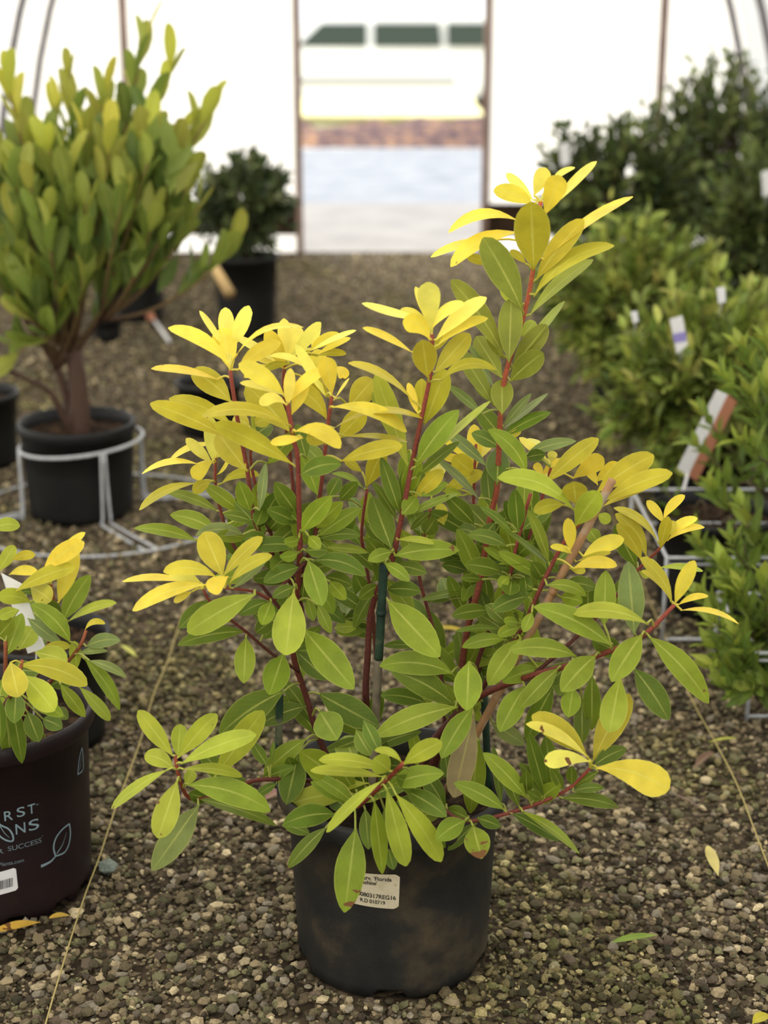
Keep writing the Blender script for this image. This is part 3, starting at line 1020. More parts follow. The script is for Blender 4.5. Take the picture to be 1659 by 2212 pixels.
A.block(700, 800, 3.318, """
S3 55 265 592 442 105 b .12 -.01
S3 60 425 705 345 50 c .14
S3 175 265 352 65 180 c 0 .04
S3 100 490 290 290 150 c 0 .02
S3 115 655 562 540 125 c .04 -.01
S3 140 475 597 512 42 c .04 .01
S3 80 200 180 55 20 a 0
S16 305 835 425 555 135 c
S16 275 730 148 635 65 c 0 .01
S16 290 855 55 740 45 e .12
S16 110 930 240 800 105 f 0
S16 30 910 112 765 105 f 0
S16 265 1000 180 920 85 f 0
S16 290 1080 420 1250 80 f 0 .02
S4 720 390 872 -5 165 c 0 .02
S4 690 360 700 60 110 c 0 .03
S4 605 700 370 20 150 d 0 .03
S4 600 600 348 155 115 d 0 .05
S4 665 665 965 285 165 e .03 -.01
S4 650 700 1192 222 55 d 0 -.01
S4 655 770 972 512 80 f .02
S4 548 1035 408 622 115 f 0
S4 556 1030 590 700 115 f 0 .02
S4 482 1275 345 905 185 f 0 -.01
S4 525 1075 345 800 75 f .03 .01
S4 560 1035 665 910 125 e 0 -.02
S4 580 1050 962 882 62 e .02
S4 640 915 852 715 115 c 0 .02
S4 690 905 885 805 85 e .02 .01
S4 520 1215 792 1242 52 d .06 -.01
S4 500 1330 968 1290 155 e .05 -.01
S4 490 1300 315 1365 100 e .05 -.02
S4 430 1380 612 1512 95 e .05 -.03
S4 520 1400 735 1455 105 f .05
S4 450 1570 695 1585 125 g .05
S4 400 1540 250 1640 100 f .05 .02
S19 860 1110 830 955 95 c
S19 790 780 825 665 125 c 0 .02
S19 770 1000 620 1140 60 f 0
S19 720 1180 800 1060 130 f 0
S19 700 1160 640 1020 110 f 0
S18 1090 705 1075 388 115 b
S18 1100 650 1195 495 75 a
S18 1085 665 858 480 95 b .05
S18 1035 665 845 620 65 b .05
S18 1075 745 925 618 150 c 0
S18 850 872 1142 732 105 c .04
S18 845 845 700 735 95 c .04
S18 1050 660 820 460 70 b .05 .02
S18 1000 900 860 860 60 d .03
S5 1272 475 1098 262 135 f 0
S5 1205 235 1060 -20 105 e 0 .02
S5 1280 405 1485 165 65 h 0
S5 1280 425 1605 165 52 h 0 .01
S5 1272 475 1625 300 95 f .04
S5 1300 490 1412 430 52 c 0
S5 1240 812 1250 562 175 g 0 -.03
S5 1452 745 1175 425 130 e .12 -.03
S5 1262 555 1058 450 115 f .05
S5 1172 695 838 420 85 h .03
S5 1112 925 808 640 62 h .03
S5 1192 985 1165 695 115 g 0
S5 1078 1105 875 900 135 g .02
S5 1205 1165 1025 968 155 f .02
S5 1130 1205 965 1135 150 g .1
S6 1312 1265 1028 1180 105 f .1
S6 1352 1165 1118 978 62 f .04
S6 1392 1155 1368 850 125 f 0 -.01
S6 1340 1392 1142 1268 62 e .02
S6 1335 1385 1262 1285 95 e 0 -.01
S6 1525 1388 1248 1390 28 e .03
S6 1275 1445 1012 1392 135 f .05
S6 1135 1500 978 1490 65 f .05
S6 1332 1480 1258 1558 85 e .1 -.02
S6 1345 1500 1330 1615 135 f 0 -.01
S6 1440 1480 1455 1618 115 f 0 -.01
S6 1510 1565 1335 1390 62 f .02
S7 1622 1402 1275 1130 42 f .02
S7 1612 1382 1458 998 85 e .03
S18 1030 1440 845 1395 105 g .05
S18 1000 1350 825 1362 62 g .05
S18 900 1645 850 1488 135 f 0
S18 1062 1580 690 1650 62 f .03
S18 1080 1600 1010 1440 110 f 0
S18 1060 1300 900 1250 130 g .06
S18 1150 1330 1010 1290 120 f .06
""")
A.block(720, 330, 2.552, """
S4 540 985 522 712 122 a
S4 530 940 452 738 45 a 0 .01
S4 520 920 158 830 45 a -.03
S4 500 905 368 868 45 a .05 .01
S4 532 1035 383 935 110 b .22 -.01
S4 543 975 722 828 62 a .14
S4 565 1035 845 798 82 a .05
S4 575 1065 852 912 62 b .10
S4 520 1240 492 1032 132 c 0 -.02
S4 555 1215 752 998 112 c 0
S4 440 1105 162 965 42 b .04
S4 590 1260 897 1195 62 c .20 -.01
S4 445 1375 82 1160 46 c .10
S4 465 1440 413 1268 48 b 0
S4 550 1100 640 960 60 c 0 .02
S5 1105 265 955 112 55 a
S5 1105 240 1172 83 85 a
S5 1105 290 883 210 92 b .10
S5 1165 345 1250 125 118 b 0 -.01
S5 1205 300 1452 48 50 a .02
S5 1200 170 1332 80 34 a .10
S5 1105 645 1090 272 188 c 0 -.02
S5 1020 375 635 440 62 b .17
S5 1030 440 648 628 82 b .13
S5 900 480 538 575 45 b .06 .02
S5 1042 870 826 468 160 o .02 -.01
S5 870 620 735 575 52 c .05 .02
S5 1062 612 975 540 42 c .05
S5 1115 705 1382 368 112 c .03
S5 1150 600 1652 242 52 b .05
S5 1105 795 1548 512 85 c .13 -.01
S5 1080 900 1432 588 72 d .05
S5 968 1155 982 802 132 o 0 -.02
S5 942 1125 648 702 115 o .04
S5 1035 860 925 740 65 d 0 .02
S5 970 1195 1275 818 48 d 0
S5 985 1185 1178 948 115 o 0
S5 1035 1015 1112 930 75 d 0
S5 972 1262 1158 1103 125 o .03
S5 932 1245 788 1012 115 o 0
S5 935 1135 858 988 75 o 0 .02
S5 885 1395 688 1088 95 o .02
S5 890 1300 735 1040 42 h 0 .01
S5 930 1445 930 1252 125 o 0 -.03
S5 825 1445 625 1280 52 h .02
""")
A.block(240, 1050, 3.072, """
S1 700 305 392 192 115 e .08
S14 570 365 152 280 85 e .06
S1 885 325 562 325 95 h .12
S1 905 345 690 335 95 e .05 .01
S1 935 235 748 188 75 f .05 -.01
S1 962 265 1012 145 105 f 0 -.02
S1 1040 405 878 352 95 g .22 -.02
S2 1235 395 925 405 110 f .05
S2 1232 225 1068 75 135 f 0
S2 1235 185 1085 -25 125 f 0 .02
S2 1262 305 1465 70 135 e .04 -.02
S3 1352 285 1538 105 115 e .03
S3 1370 335 1655 145 115 e .02
S2 1250 345 1145 365 75 e -.15 -.02
S2 1240 445 1118 465 75 e -.1 -.01
S2 1290 430 1435 430 105 f .05 -.02
S2 1310 330 1390 415 85 e 0 -.03
S3 1380 350 1655 330 85 f .08
S3 1420 408 1705 442 62 e .04
S2 1340 495 1692 595 125 f .12 -.02
S2 1308 490 1402 795 155 e 0 -.03
S13 1252 538 1012 640 115 f .05
S13 1222 668 1072 742 85 f .05 -.01
S2 1212 700 1158 1122 225 d 0 -.05
S13 962 715 508 972 185 d .03 -.02
S12 645 755 452 942 115 f 0 .01
S12 893 968 442 1055 115 f .06
S12 895 1000 880 1308 145 e 0
S13 1062 765 1000 922 115 e 0 -.01
S13 1045 765 848 855 95 f .05
S12 1080 890 958 975 115 f .03 .02
S2 1145 1110 1050 1385 185 e 0 -.03
S2 1275 945 1610 1348 215 e 0 -.04
S2 1230 1095 1432 1285 135 g 0 .02
S2 1370 785 1458 975 85 e 0 -.03
S2 1450 630 1558 755 95 e 0 -.01
S2 1300 740 1345 895 75 e 0
S16 1480 945 1628 942 90 e .08
S16 1530 892 1662 688 30 h 0
S12 742 600 618 305 185 c 0 -.01
S13 742 600 1005 338 95 c .04
S13 785 645 1068 462 85 c .10 -.01
S13 808 680 1032 488 62 h 0
S12 700 605 348 570 105 b .13
S12 600 645 385 588 75 a .08 .01
S12 520 640 76 632 52 b .06 .02
S12 632 655 142 825 105 b .08 -.01
S13 778 600 650 700 120 b .05 -.02
S12 540 700 418 772 52 b .05
S12 800 900 620 820 120 e .03 .03
S1 1040 300 1150 180 120 f 0 .03
S2 1180 470 1060 560 120 f .05 .02
S3 1480 340 1620 200 110 f 0 .04
S2 1120 880 1010 1010 110 f 0 .02
S2 1420 600 1600 660 110 f .05 .03
S16 1500 760 1640 830 120 g .05 .03
""")
A.block(230, 1450, 3.016, """
S11 435 555 207 255 122 d 0
S11 462 560 482 345 115 d 0 .01
S11 470 562 720 280 135 d .03
S11 440 638 248 545 125 d .10
S11 402 640 32 892 82 d .04 -.01
S11 462 710 335 1088 175 d 0 -.03 .10
S11 485 605 975 415 135 d .05 -.01
S11 495 640 885 685 78 d .07 -.01
S11 525 740 1068 912 182 e .08 -.02
S11 605 868 297 1298 192 h 0 -.02
S11 585 830 1105 1005 92 f .04
S11 665 842 535 800 105 g .05 .01
S2 1165 128 738 412 205 f .05 -.02
S2 1305 230 998 352 135 g .06
S11 700 690 1022 258 180 d 0 .01
S11 650 705 955 745 75 g .05 .02
S11 515 745 565 645 85 d 0
S2 1305 440 1028 672 135 e .04 -.03
S11 1052 622 945 458 85 f 0 .01
S11 1070 610 1092 455 35 f 0
S2 1250 535 1172 865 185 f 0 -.03
S11 1112 730 978 812 65 f .03
S11 1140 1000 1325 1062 85 f .05 -.06
S11 1250 700 1180 560 120 f 0 .02
""")
A.block(620, 1300, 2.9625, """
S4 645 -10 978 352 215 e 0 -.03
S4 870 280 618 282 62 f .03 .02
S5 1062 462 592 412 165 e .10 -.06
S5 1072 662 665 440 172 f .06 -.05
S5 895 652 598 600 115 f .07 -.02
S2 200 585 590 800 190 g 0 .0
S5 1092 672 562 862 162 e .05 -.09
S8 1165 378 1150 697 188 e 0 -.05
S8 1192 672 988 1002 152 e .03 -.06
S8 1197 715 1068 1252 182 t 0 -.05
S8 1228 880 1172 1355 155 e 0 -.03
S8 1010 965 1032 1135 85 f 0
S7 1372 172 1078 190 42 f .04
S7 1402 242 1120 292 95 e .08 -.01
S7 1492 165 1352 215 75 e .05 -.02
S7 1482 140 1388 130 62 e .10 -.02
S7 1500 232 1290 535 155 e .03 -.03
S7 1622 432 1378 515 115 e .06 -.01
S6 1270 25 1402 135 85 f 0
S6 1300 55 1055 92 105 f .05
S2 210 700 322 885 205 e 0 -.04
S10 490 755 592 965 105 f 0 .03
S10 440 822 535 985 115 f 0 .04
S10 425 1012 370 858 195 e 0 .03
S10 662 1085 205 1012 95 d .06
S10 622 1122 150 1080 78 d .03 .01
S10 525 1160 57 1262 112 d .04 -.01
S10 445 1232 -5 1305 155 d .06 .01
S10 310 1142 80 958 185 e .04 .02
S10 315 1362 -25 1425 155 f .08 .01
S10 615 1140 252 1472 82 d .03 -.03
S10 735 1030 562 950 55 d .16
S10 742 1042 992 898 132 d .04
S10 662 1085 555 1000 145 d 0 .01
S10 650 1180 1005 1098 145 e .06 .01
S10 638 1195 762 1692 152 d 0 -.02
S10 690 1225 988 1662 152 d .03 -.01
S10 558 1268 612 1742 115 e 0 -.02
S10 500 1320 522 1585 105 f 0 .0
S10 440 1445 368 1988 212 e 0 -.03 .12
S10 255 1440 5 1705 105 f .03 0 .12
S10 650 1580 682 1715 85 f 0 0 .12
S10 900 1415 1012 1575 72 f 0 .01
S10 750 1205 1022 1375 135 f .04 .03
S9 1145 1400 955 1525 145 e .06 -.02
S9 1190 1432 1245 1645 175 e 0 -.02 .26
S9 1392 1332 1068 1160 122 e .05
S9 1165 1392 1018 1330 105 f .05 .03
S10 900 1330 700 1280 120 g .05 .06
S10 860 1230 700 1120 120 f .05 .05
S10 400 1330 260 1250 130 g .05 .05
S10 620 1320 700 1450 100 f 0 .02
""")
A.block(960, 1250, 2.765, """
S8 792 466 382 430 122 e .09 -.02
S8 905 458 700 675 162 e .03 -.02
S8 1182 333 998 615 162 e .02 -.02
S8 1220 345 1578 745 152 e .05 -.01
S8 1050 585 985 918 165 d 0 -.01
S8 1130 535 1338 845 155 f .03 .01
S8 682 533 448 775 122 e .02 -.01 .08
S8 485 640 330 915 152 e .02 -.01
S8 655 635 490 975 132 f .02 .01
S8 770 650 740 828 125 e 0
S8 882 570 880 905 115 f 0 .01
S8 822 720 822 985 105 f 0 .02
S9 852 1060 522 818 155 c .06 -.01
S9 852 1065 488 868 72 a .08 -.02 .15
S9 872 1095 598 1100 112 a .10 -.03 .16
S9 886 1092 1105 690 172 c .02 .01
S9 890 1120 1088 1015 105 g .06
S9 905 1132 1335 1268 205 b .10 -.02
S9 920 1150 775 1242 62 f 0
S9 700 1312 1040 1365 95 f .06
S9 765 1270 955 1250 62 g .06
S9 460 1390 805 1642 62 e .05 -.02
S9 400 1400 685 1565 92 g .03
S9 492 1312 232 1040 122 e .03 -.01
S9 605 1300 500 920 105 f 0 .01
S9 650 1275 605 938 125 f 0 .02
S9 622 1312 448 1100 92 f .02 .01
S9 582 1322 498 1268 65 f 0
S9 712 1262 638 1130 65 f 0
S9 760 1232 760 1118 72 f 0
S9 492 1292 488 1148 92 f 0 .01
S9 342 1352 290 1000 62 f 0 .03
S9 195 1430 335 1482 85 g .03
S8 280 858 482 992 105 h 0 .06
S8 1060 460 880 370 130 f .05 .04
S8 760 500 600 640 120 f 0 .04
S8 700 560 690 700 110 f 0 .03
""")
A.block(1050, 900, 3.318, """
S20 422 478 805 158 132 c .02 -.06
S20 280 272 645 175 85 h .05
S20 285 292 425 268 95 g .02
S20 802 492 688 288 82 b 0 -.01
S20 620 445 842 292 135 b .02
S20 445 312 238 150 62 a 0 .01
S20 325 245 345 160 105 a 0 .01
S20 465 335 480 245 72 a 0
S20 605 385 632 278 92 b 0
S20 405 432 345 340 62 b .1
S20 780 470 962 345 112 b .04 .01
S20 400 480 560 310 90 b .1
S7 790 545 1203 278 172 c .04 .02
S7 845 605 1335 405 132 c .05 0
S7 835 645 1155 510 62 c .05 .01
S7 632 672 86 440 135 d .14 -.02
S7 565 632 342 685 105 c .10
S7 640 625 630 465 180 c 0 .02
S7 640 785 815 538 172 d .03 -.01
S7 602 965 585 728 95 b .03 -.03
S7 612 980 460 932 52 b .10 -.02
S7 690 1005 988 878 122 b .06
S7 640 1042 895 975 42 c .03
S7 618 1092 938 1070 92 b .12 -.01
S7 600 1090 712 1112 62 c .05
S7 800 700 892 752 85 d 0 .03
S7 735 800 805 905 105 e 0 .04
S15 1235 905 916 655 62 c .12
S15 1150 1012 926 698 105 c .12
S15 1112 1032 938 768 115 c .08 -.01
S15 1272 765 1152 603 72 b .05
S15 1270 740 1425 565 72 b .10
S15 1250 945 1305 715 92 c 0 -.01
S15 1285 872 1515 728 75 b .10
S15 1298 892 1565 792 62 b .13 -.01
S15 1285 860 1352 748 75 c 0 -.02
S8 1335 1345 1106 1013 92 c .10
S8 1325 1330 1112 1105 50 c .12 .01
S8 1352 1345 1495 1032 112 b .02
S8 1375 1352 1592 1285 52 b .10
S8 1392 1390 1810 1485 44 b .10
S15 1240 1082 1555 1105 52 d .05
S15 1095 1112 1172 1150 65 d .08
S8 1062 1565 1020 1038 192 h 0 -.01
S8 845 1500 858 1103 162 e 0 .01
S8 902 1645 342 1362 172 e .07 -.03
S8 1165 1492 625 1415 122 d .11 -.04
S7 430 1212 720 1288 92 e .13 -.01
S7 560 1190 792 1232 115 f .06 .01
S7 530 1292 692 1330 125 e .05 .01
S7 340 1240 230 1175 105 f .05
S7 305 1290 42 1392 135 f .07
S7 330 1400 268 1545 85 e 0 -.02
S7 242 1492 128 1455 52 d .10
S7 252 1502 88 1572 85 d .08 -.01
S7 142 1482 -5 1348 95 f .03
S6 70 760 -40 900 100 g .05 .03
S6 220 1000 340 900 120 f .03 .03
S6 180 1080 60 1000 120 g .03 .03
S7 480 1060 600 940 110 f 0 .04
S7 420 1180 330 1040 120 f 0 .03
""")
# short inner leaves on the older wood, only half seen between the outer ones
for key, lo, hi, n_ in (('S1', 1110, 1330, 9), ('S2', 1100, 1480, 14), ('S3', 1050, 1260, 9), ('S4', 1060, 1330, 10), ('S16', 1100, 1420, 12), ('S18', 1120, 1480, 12),
                        ('S5', 1120, 1480, 14), ('S6', 1110, 1440, 13), ('S7', 1190, 1480, 10), ('S20', 1060, 1440, 13), ('S19', 1160, 1480, 9), ('S8', 1520, 1650, 1), ('S14', 1090, 1300, 6),
                        ('S2', 1560, 1720, 7), ('S4', 1560, 1720, 8), ('S5', 1560, 1720, 8), ('S10', 1690, 1742, 7), ('S9', 1740, 1774, 5), ('S11', 1680, 1715, 4), ('S15', 1230, 1440, 5)):
    o_, Q_, P_ = A.stems[key]
    cand = [q for q in Q_ if lo <= q.y <= hi]
    for i in range(n_):
        q = random.choice(cand)
        ang = random.uniform(-2.8, -.3) if random.random() < .65 else random.uniform(0, 3.14)
        L_ = random.uniform(75, 130)
        A.leaf(key, q.x + 6 * math.cos(ang), q.y + 6 * math.sin(ang), q.x + L_ * math.cos(ang), q.y + L_ * math.sin(ang), random.uniform(28, 44), random.choice('ffgee'), random.uniform(0, .06), random.uniform(.01, .05))

# bamboo canes pushed into the pot
def cane(name, pts, r, mat, parent, Yc, nodes=()):
    P = [at(x, y, Yc + d) for x, y, d in pts]
    Q, R = [], []
    n = 22
    for i in range(n + 1):
        t = i / n
        Q.append(P[0].lerp(P[-1], t)); R.append(r * (1.0 + .0 * t))
    o = MB().tube(Q, R, 10).obj(name, mat, parent)
    for t in nodes:
        c = P[0].lerp(P[-1], t); dr = (P[-1] - P[0]).normalized()
        MB().tube([c - dr * .0035, c - dr * .001, c + dr * .001, c + dr * .0035], [r * 1.01, r * 1.22, r * 1.22, r * 1.01], 10).obj('node', mat, o)
    return o


cane('bamboo_cane', [(1323, 1037, -.075), (960, 1715, -.01)], .0048, M['bamboo'], main, YC, (.33, .62))
gc = cane('green_cane', [(829, 1220, -.035), (818, 1424, -.0244)], .0052, M['green_stake'], main, YC, (.5,))
cane('bare_cane', [(818.2, 1420, -.0246), (803, 1700, -.01)], .0051, M['grey_cane'], gc, YC)
cane('green_cane', [(604, 1500, -.02), (600, 1700, -.01)], .0045, M['green_stake'], main, YC)
cane('green_cane', [(1046, 1500, .0), (1056, 1710, .0)], .0045, M['green_stake'], main, YC)

# ================================================================== golden shrub in the burgundy pot
YL = 1.877
LPC = (-.52, YL)
LPOT = (LPC, .122, .1305, .261)
left = empty('potted_shrub', (LPC[0], LPC[1], 0), 'golden-leaved shrub in a burgundy pot printed with pale leaf outlines', 'potted plant', 'golden shrubs in nursery pots')
lp = make_pot(left, LPC, .122, .1305, .261, .139, M['pot_wine'], notches=[(-1.15, .12), (-.62, .1), (-.25, .1), (-1.75, .12), (-2.4, .12)])
for s_, a_, b_, cap, mt in (('R', (9.5, 1773), (28, 1769), .0135, 'print'), ('S', (36.5, 1765), (54, 1761), .0135, 'print'), ('T', (60, 1759), (76, 1755), .0135, 'print'),
                            ('N', (34, 1802), (55, 1797), .0150, 'print'), ('S', (62, 1795), (84, 1789), .0150, 'print'),
                            ('R', (-6, 1844), (8, 1841), .0068, 'print_dim'), ('SUCCESS', (17, 1838), (89, 1818), .0068, 'print_dim'), ('Planta.com', (-2, 1871), (51, 1858), .0055, 'print_dim')):
    pot_text(s_, a_, b_, cap, LPOT, M[mt], lp, .0009, .004)
pot_text('®', (77, 1740), (83, 1738.5), .0022, LPOT, M['print_dim'], lp, .0009, .004)
pot_text('™', (88, 1808), (92, 1807), .0016, LPOT, M['print_dim'], lp, .0009, .004)
# leaf that stands for the letter O
pot_ribbon([(-14, 1770), (2, 1782), (18, 1790), (27, 1803), (27, 1816), (12, 1814), (-3, 1803), (-12, 1790)], .0022, LPOT, M['print'], lp)
pot_ribbon([(0, 1784), (9, 1798), (20, 1809)], (.0012, .0004), LPOT, M['print'], lp, 'printed_midrib')
pot_ribbon([(149, 1779), (133, 1792), (120, 1810), (115, 1830), (119, 1848)], .0024, LPOT, M['print'], lp)
pot_ribbon([(149, 1779), (151, 1800), (148, 1822), (138, 1841), (119, 1849)], .0024, LPOT, M['print'], lp)
pot_ribbon([(120, 1848), (108, 1861), (88, 1871)], (.0018, .0042), LPOT, M['print'], lp, 'printed_stalk')
pot_ribbon([(122, 1843), (134, 1824), (143, 1797)], (.0018, .0003), LPOT, M['print'], lp, 'printed_midrib')
pot_ribbon([(176, 1615), (172, 1630), (169, 1648), (167, 1673)], .0018, LPOT, M['print'], lp)
pot_ribbon([(176, 1615), (178, 1630), (179, 1650), (177, 1664), (167, 1673)], .0018, LPOT, M['print'], lp)
pot_ribbon([(170, 1664), (174, 1645), (176, 1628)], (.001, .0003), LPOT, M['print'], lp, 'printed_midrib')
stick = pot_patch([(-32, 1890), (34, 1873), (39, 1921), (-28, 1938)], LPOT, M['white_card'], lp, 'barcode_sticker', .0006)
bars = MB()
xs = -20
while xs < 30:
    w_ = random.choice((.6, .9, 1.6))
    t0_, t1_ = (xs + 22) / 62, (xs + w_ + 22) / 62
    def bl(t, y0): return (-24 + 60 * t, y0 - 15.5 * t)
    q = []
    for t, yy in ((t0_, 1908), (t1_, 1908), (t1_, 1927), (t0_, 1927)):
        x, y = bl(t, yy)
        hh = pot_hit(x, y, *LPOT)
        q.append(wrap(hh[0], hh[1], *LPOT, .0011))
    bars.add(q, [(0, 1, 2, 3)])
    xs += w_ + random.choice((1.0, 1.4, 2.0))
bars.obj('barcode', M['ink'], lp, False)

B_ = Plant(left, YL)
B_.stem('L1', [(12, 1385, -.05), (12, 1440, -.05), (10, 1520, -.03), (5, 1600, 0), (0, 1640, 0)], .003, .005, lin(150, 84, 50), BRN)
B_.stem('L2', [(186, 1362, -.04), (170, 1400, -.05), (120, 1460, -.05), (60, 1530, -.02), (15, 1620, 0)], .0026, .004, lin(150, 84, 50), BRN)
B_.stem('L3', [(110, 1262, .02), (118, 1330, .02), (95, 1420, .02), (45, 1540, .02), (10, 1620, 0)], .0026, .004, lin(150, 84, 50), BRN)
B_.stem('L4', [(48, 1425, -.165), (40, 1470, -.175), (25, 1500, -.165), (8, 1530, -.10), (0, 1600, 0)], .0026, .004, lin(150, 84, 50), BRN)
B_.stem('L5', [(-30, 1130, 0), (-25, 1220, 0), (-15, 1400, 0), (-5, 1620, 0)], .0026, .004, lin(150, 84, 50), BRN)
B_.block(0, 1100, 1.989, """
L3 185 262 362 142 84 b .06 -.01
L3 225 240 366 100 40 b .04 .02
L3 250 405 325 165 84 b 0 .01
L3 65 355 328 248 72 c .06 -.02
L3 50 218 152 196 44 c .08
L5 -10 270 62 156 62 d 0
L5 -40 90 86 72 62 d .12
L3 38 282 162 272 46 b .12
L3 130 335 220 395 95 c .05
L3 270 482 388 283 92 e .04 .01
L3 290 485 500 402 42 d .08 .02
L3 255 482 180 388 92 f 0
L2 302 575 133 408 84 e .10 -.01
L2 118 468 252 572 62 h 0 .01
L3 62 352 172 356 28 g 0
L3 132 402 -10 380 74 d .12
L1 82 432 -10 468 54 d .06
L1 25 632 95 447 84 e 0
L1 80 605 142 508 95 d 0 .01
L2 368 592 518 564 66 h .10
L2 365 520 452 492 28 b .26
L2 330 692 318 566 54 d 0
L2 150 615 290 652 95 d .03
L2 175 605 302 590 44 c .08
L4 75 672 374 757 94 c .10
L4 45 655 78 808 112 c 0 -.01
L4 98 712 232 868 114 d .03
L4 108 810 272 892 72 e .05
L2 258 750 366 892 64 e 0 -.03
L2 338 762 472 908 58 d .03 -.01
L2 360 640 514 862 64 e .06 -.01
L2 380 650 543 722 42 h .06 -.02
L2 330 622 462 610 32 h .06
L4 22 840 50 1105 84 f 0
L4 52 830 95 1092 74 f 0 .01
L4 -5 800 4 1005 60 f 0 -.01
L4 118 870 168 1000 84 g 0 .02
L4 150 905 182 1078 66 f 0 .02 .24
L4 180 900 268 942 74 f .05 .02
L2 240 850 292 902 54 g 0
L1 20 720 -30 900 90 e 0
L1 30 700 170 700 90 f .05 .03
L2 250 640 200 540 90 f 0 .04
L2 210 760 330 720 80 f .05 .03
L4 70 780 60 920 90 f 0 .03
L4 160 780 240 830 80 g 0 .04
L3 190 480 90 400 90 f 0 .03
L1 -20 560 60 470 80 e 0 .02
""")
tg_ = MB()
q = [at(2, 1238, YL + .03), at(48, 1262, YL + .03), at(98, 1400, YL - .0), at(60, 1412, YL - .0)]
q2 = [p + Vector((0, .0012, 0)) for p in q]
tg_.add(q + q2, [(0, 1, 2, 3), (7, 6, 5, 4), (0, 4, 5, 1), (1, 5, 6, 2), (2, 6, 7, 3), (3, 7, 4, 0)])
e0, e1 = at(79, 1406, YL), at(70, 1600, YL - .01)
tg_.tube([e0, e1], .0012, 6)
tag(tg_.obj('plant_tag', M['white_card'], None, False), 'white care tag pushed among the leaves above the burgundy pot', 'plant tag')

# ================================================================== shared leaf meshes for the other shrubs
def unit_leaf(name, prof, sag, fold, mat, twist=0.0):
    v, f, uv = blade(Vector((0, 0, 0)), Vector((0, .5, sag)), Vector((0, 1, -sag * .5)), Vector((1, 0, 0)), Vector((0, 0, 1)), 1.0, prof, None, fold * .35, .05)
    me = bpy.data.meshes.new(name)
    me.from_pydata([tuple(q) for q in v], [], f)
    me.polygons.foreach_set('use_smooth', [True] * len(me.polygons))
    l = me.uv_layers.new(name='uv')
    for lp_ in me.loops:
        l.data[lp_.index].uv = uv[lp_.vertex_index]
    me.materials.append(mat)
    return me


SHORT = lambda P: [P[i] for i in (0, 2, 4, 6, 8, 9, 10)]
PROF_D = [(0, .05), (.14, .38), (.3, .8), (.45, 1.0), (.62, .86), (.8, .5), (1, .01)]
OVAL = [unit_leaf('leaf', SHORT(PROF_A), sg, .5, M['leaf_plain']) for sg in (.03, .08, -.04)]
POINT = [unit_leaf('leaf', PROF_D, sg, .6, M['leaf_plain']) for sg in (.02, .07, -.04)]


def place_leaf(meshes, base, d, nrm, ln, wd, c, parent):
    d = d.normalized()
    x = d.cross(nrm)
    if x.length < 1e-4: x = d.orthogonal()
    x.normalize()
    z = x.cross(d)
    R = Matrix((x, d, z)).transposed().to_4x4()
    o = bpy.data.objects.new('leaf', random.choice(meshes))
    o.matrix_basis = Matrix.Translation(base - parent_origin(parent)) @ R @ Matrix.Diagonal((wd, ln, ln, 1))
    o.color = c
    link(o, parent)
    return o


def rvec(s=1.0): return Vector((random.gauss(0, s), random.gauss(0, s), random.gauss(0, s)))


def leafy_branch(parent, path, r0, r1, tipc, basec, n, start, ln, asp, cols, meshes, up=.35, spread=.9, fwd=.5, name='branch'):
    k = len(path)
    mb = MB().tube(path, [r1 + (r0 - r1) * i / (k - 1) for i in range(k)], 6, True,
                   [tuple(basec[j] + (tipc[j] - basec[j]) * i / (k - 1) for j in range(4)) for i in range(k)])
    o = mb.obj(name, M['stem'], parent)
    ph = random.uniform(0, 6.28)
    for i in range(n):
        t = start + (1 - start) * (i + .5) / n
        q = t * (k - 1)
        a = min(int(q), k - 2)
        p = path[a].lerp(path[a + 1], q - a)
        tg = (path[a + 1] - path[a]).normalized()
        ph += 2.4 + random.uniform(-.4, .4)
        e1 = tg.orthogonal().normalized(); e2 = tg.cross(e1)
        rad = e1 * math.cos(ph) + e2 * math.sin(ph)
        d = tg * (fwd + .7 * (t - start) / (1 - start + 1e-6)) + rad * spread + Vector((0, 0, up)) + rvec(.12)
        nrm = (tg - d.normalized() * tg.dot(d.normalized())) + Vector((0, 0, .5)) + rvec(.15)
        L_ = random.uniform(*ln) * (1 - .25 * (i / n) ** 3)
        c = cols[min(len(cols) - 1, int((i / n) * len(cols) + random.uniform(-.6, .6)))] if len(cols) > 1 else cols[0]
        place_leaf(meshes, p, d, nrm, L_, L_ * random.uniform(*asp), jitter(c, .14), o)
    return o


def bez(a, b, c, n=10):
    return [a * (1 - t) ** 2 + b * 2 * t * (1 - t) + c * t * t for t in [i / n for i in range(n + 1)]]


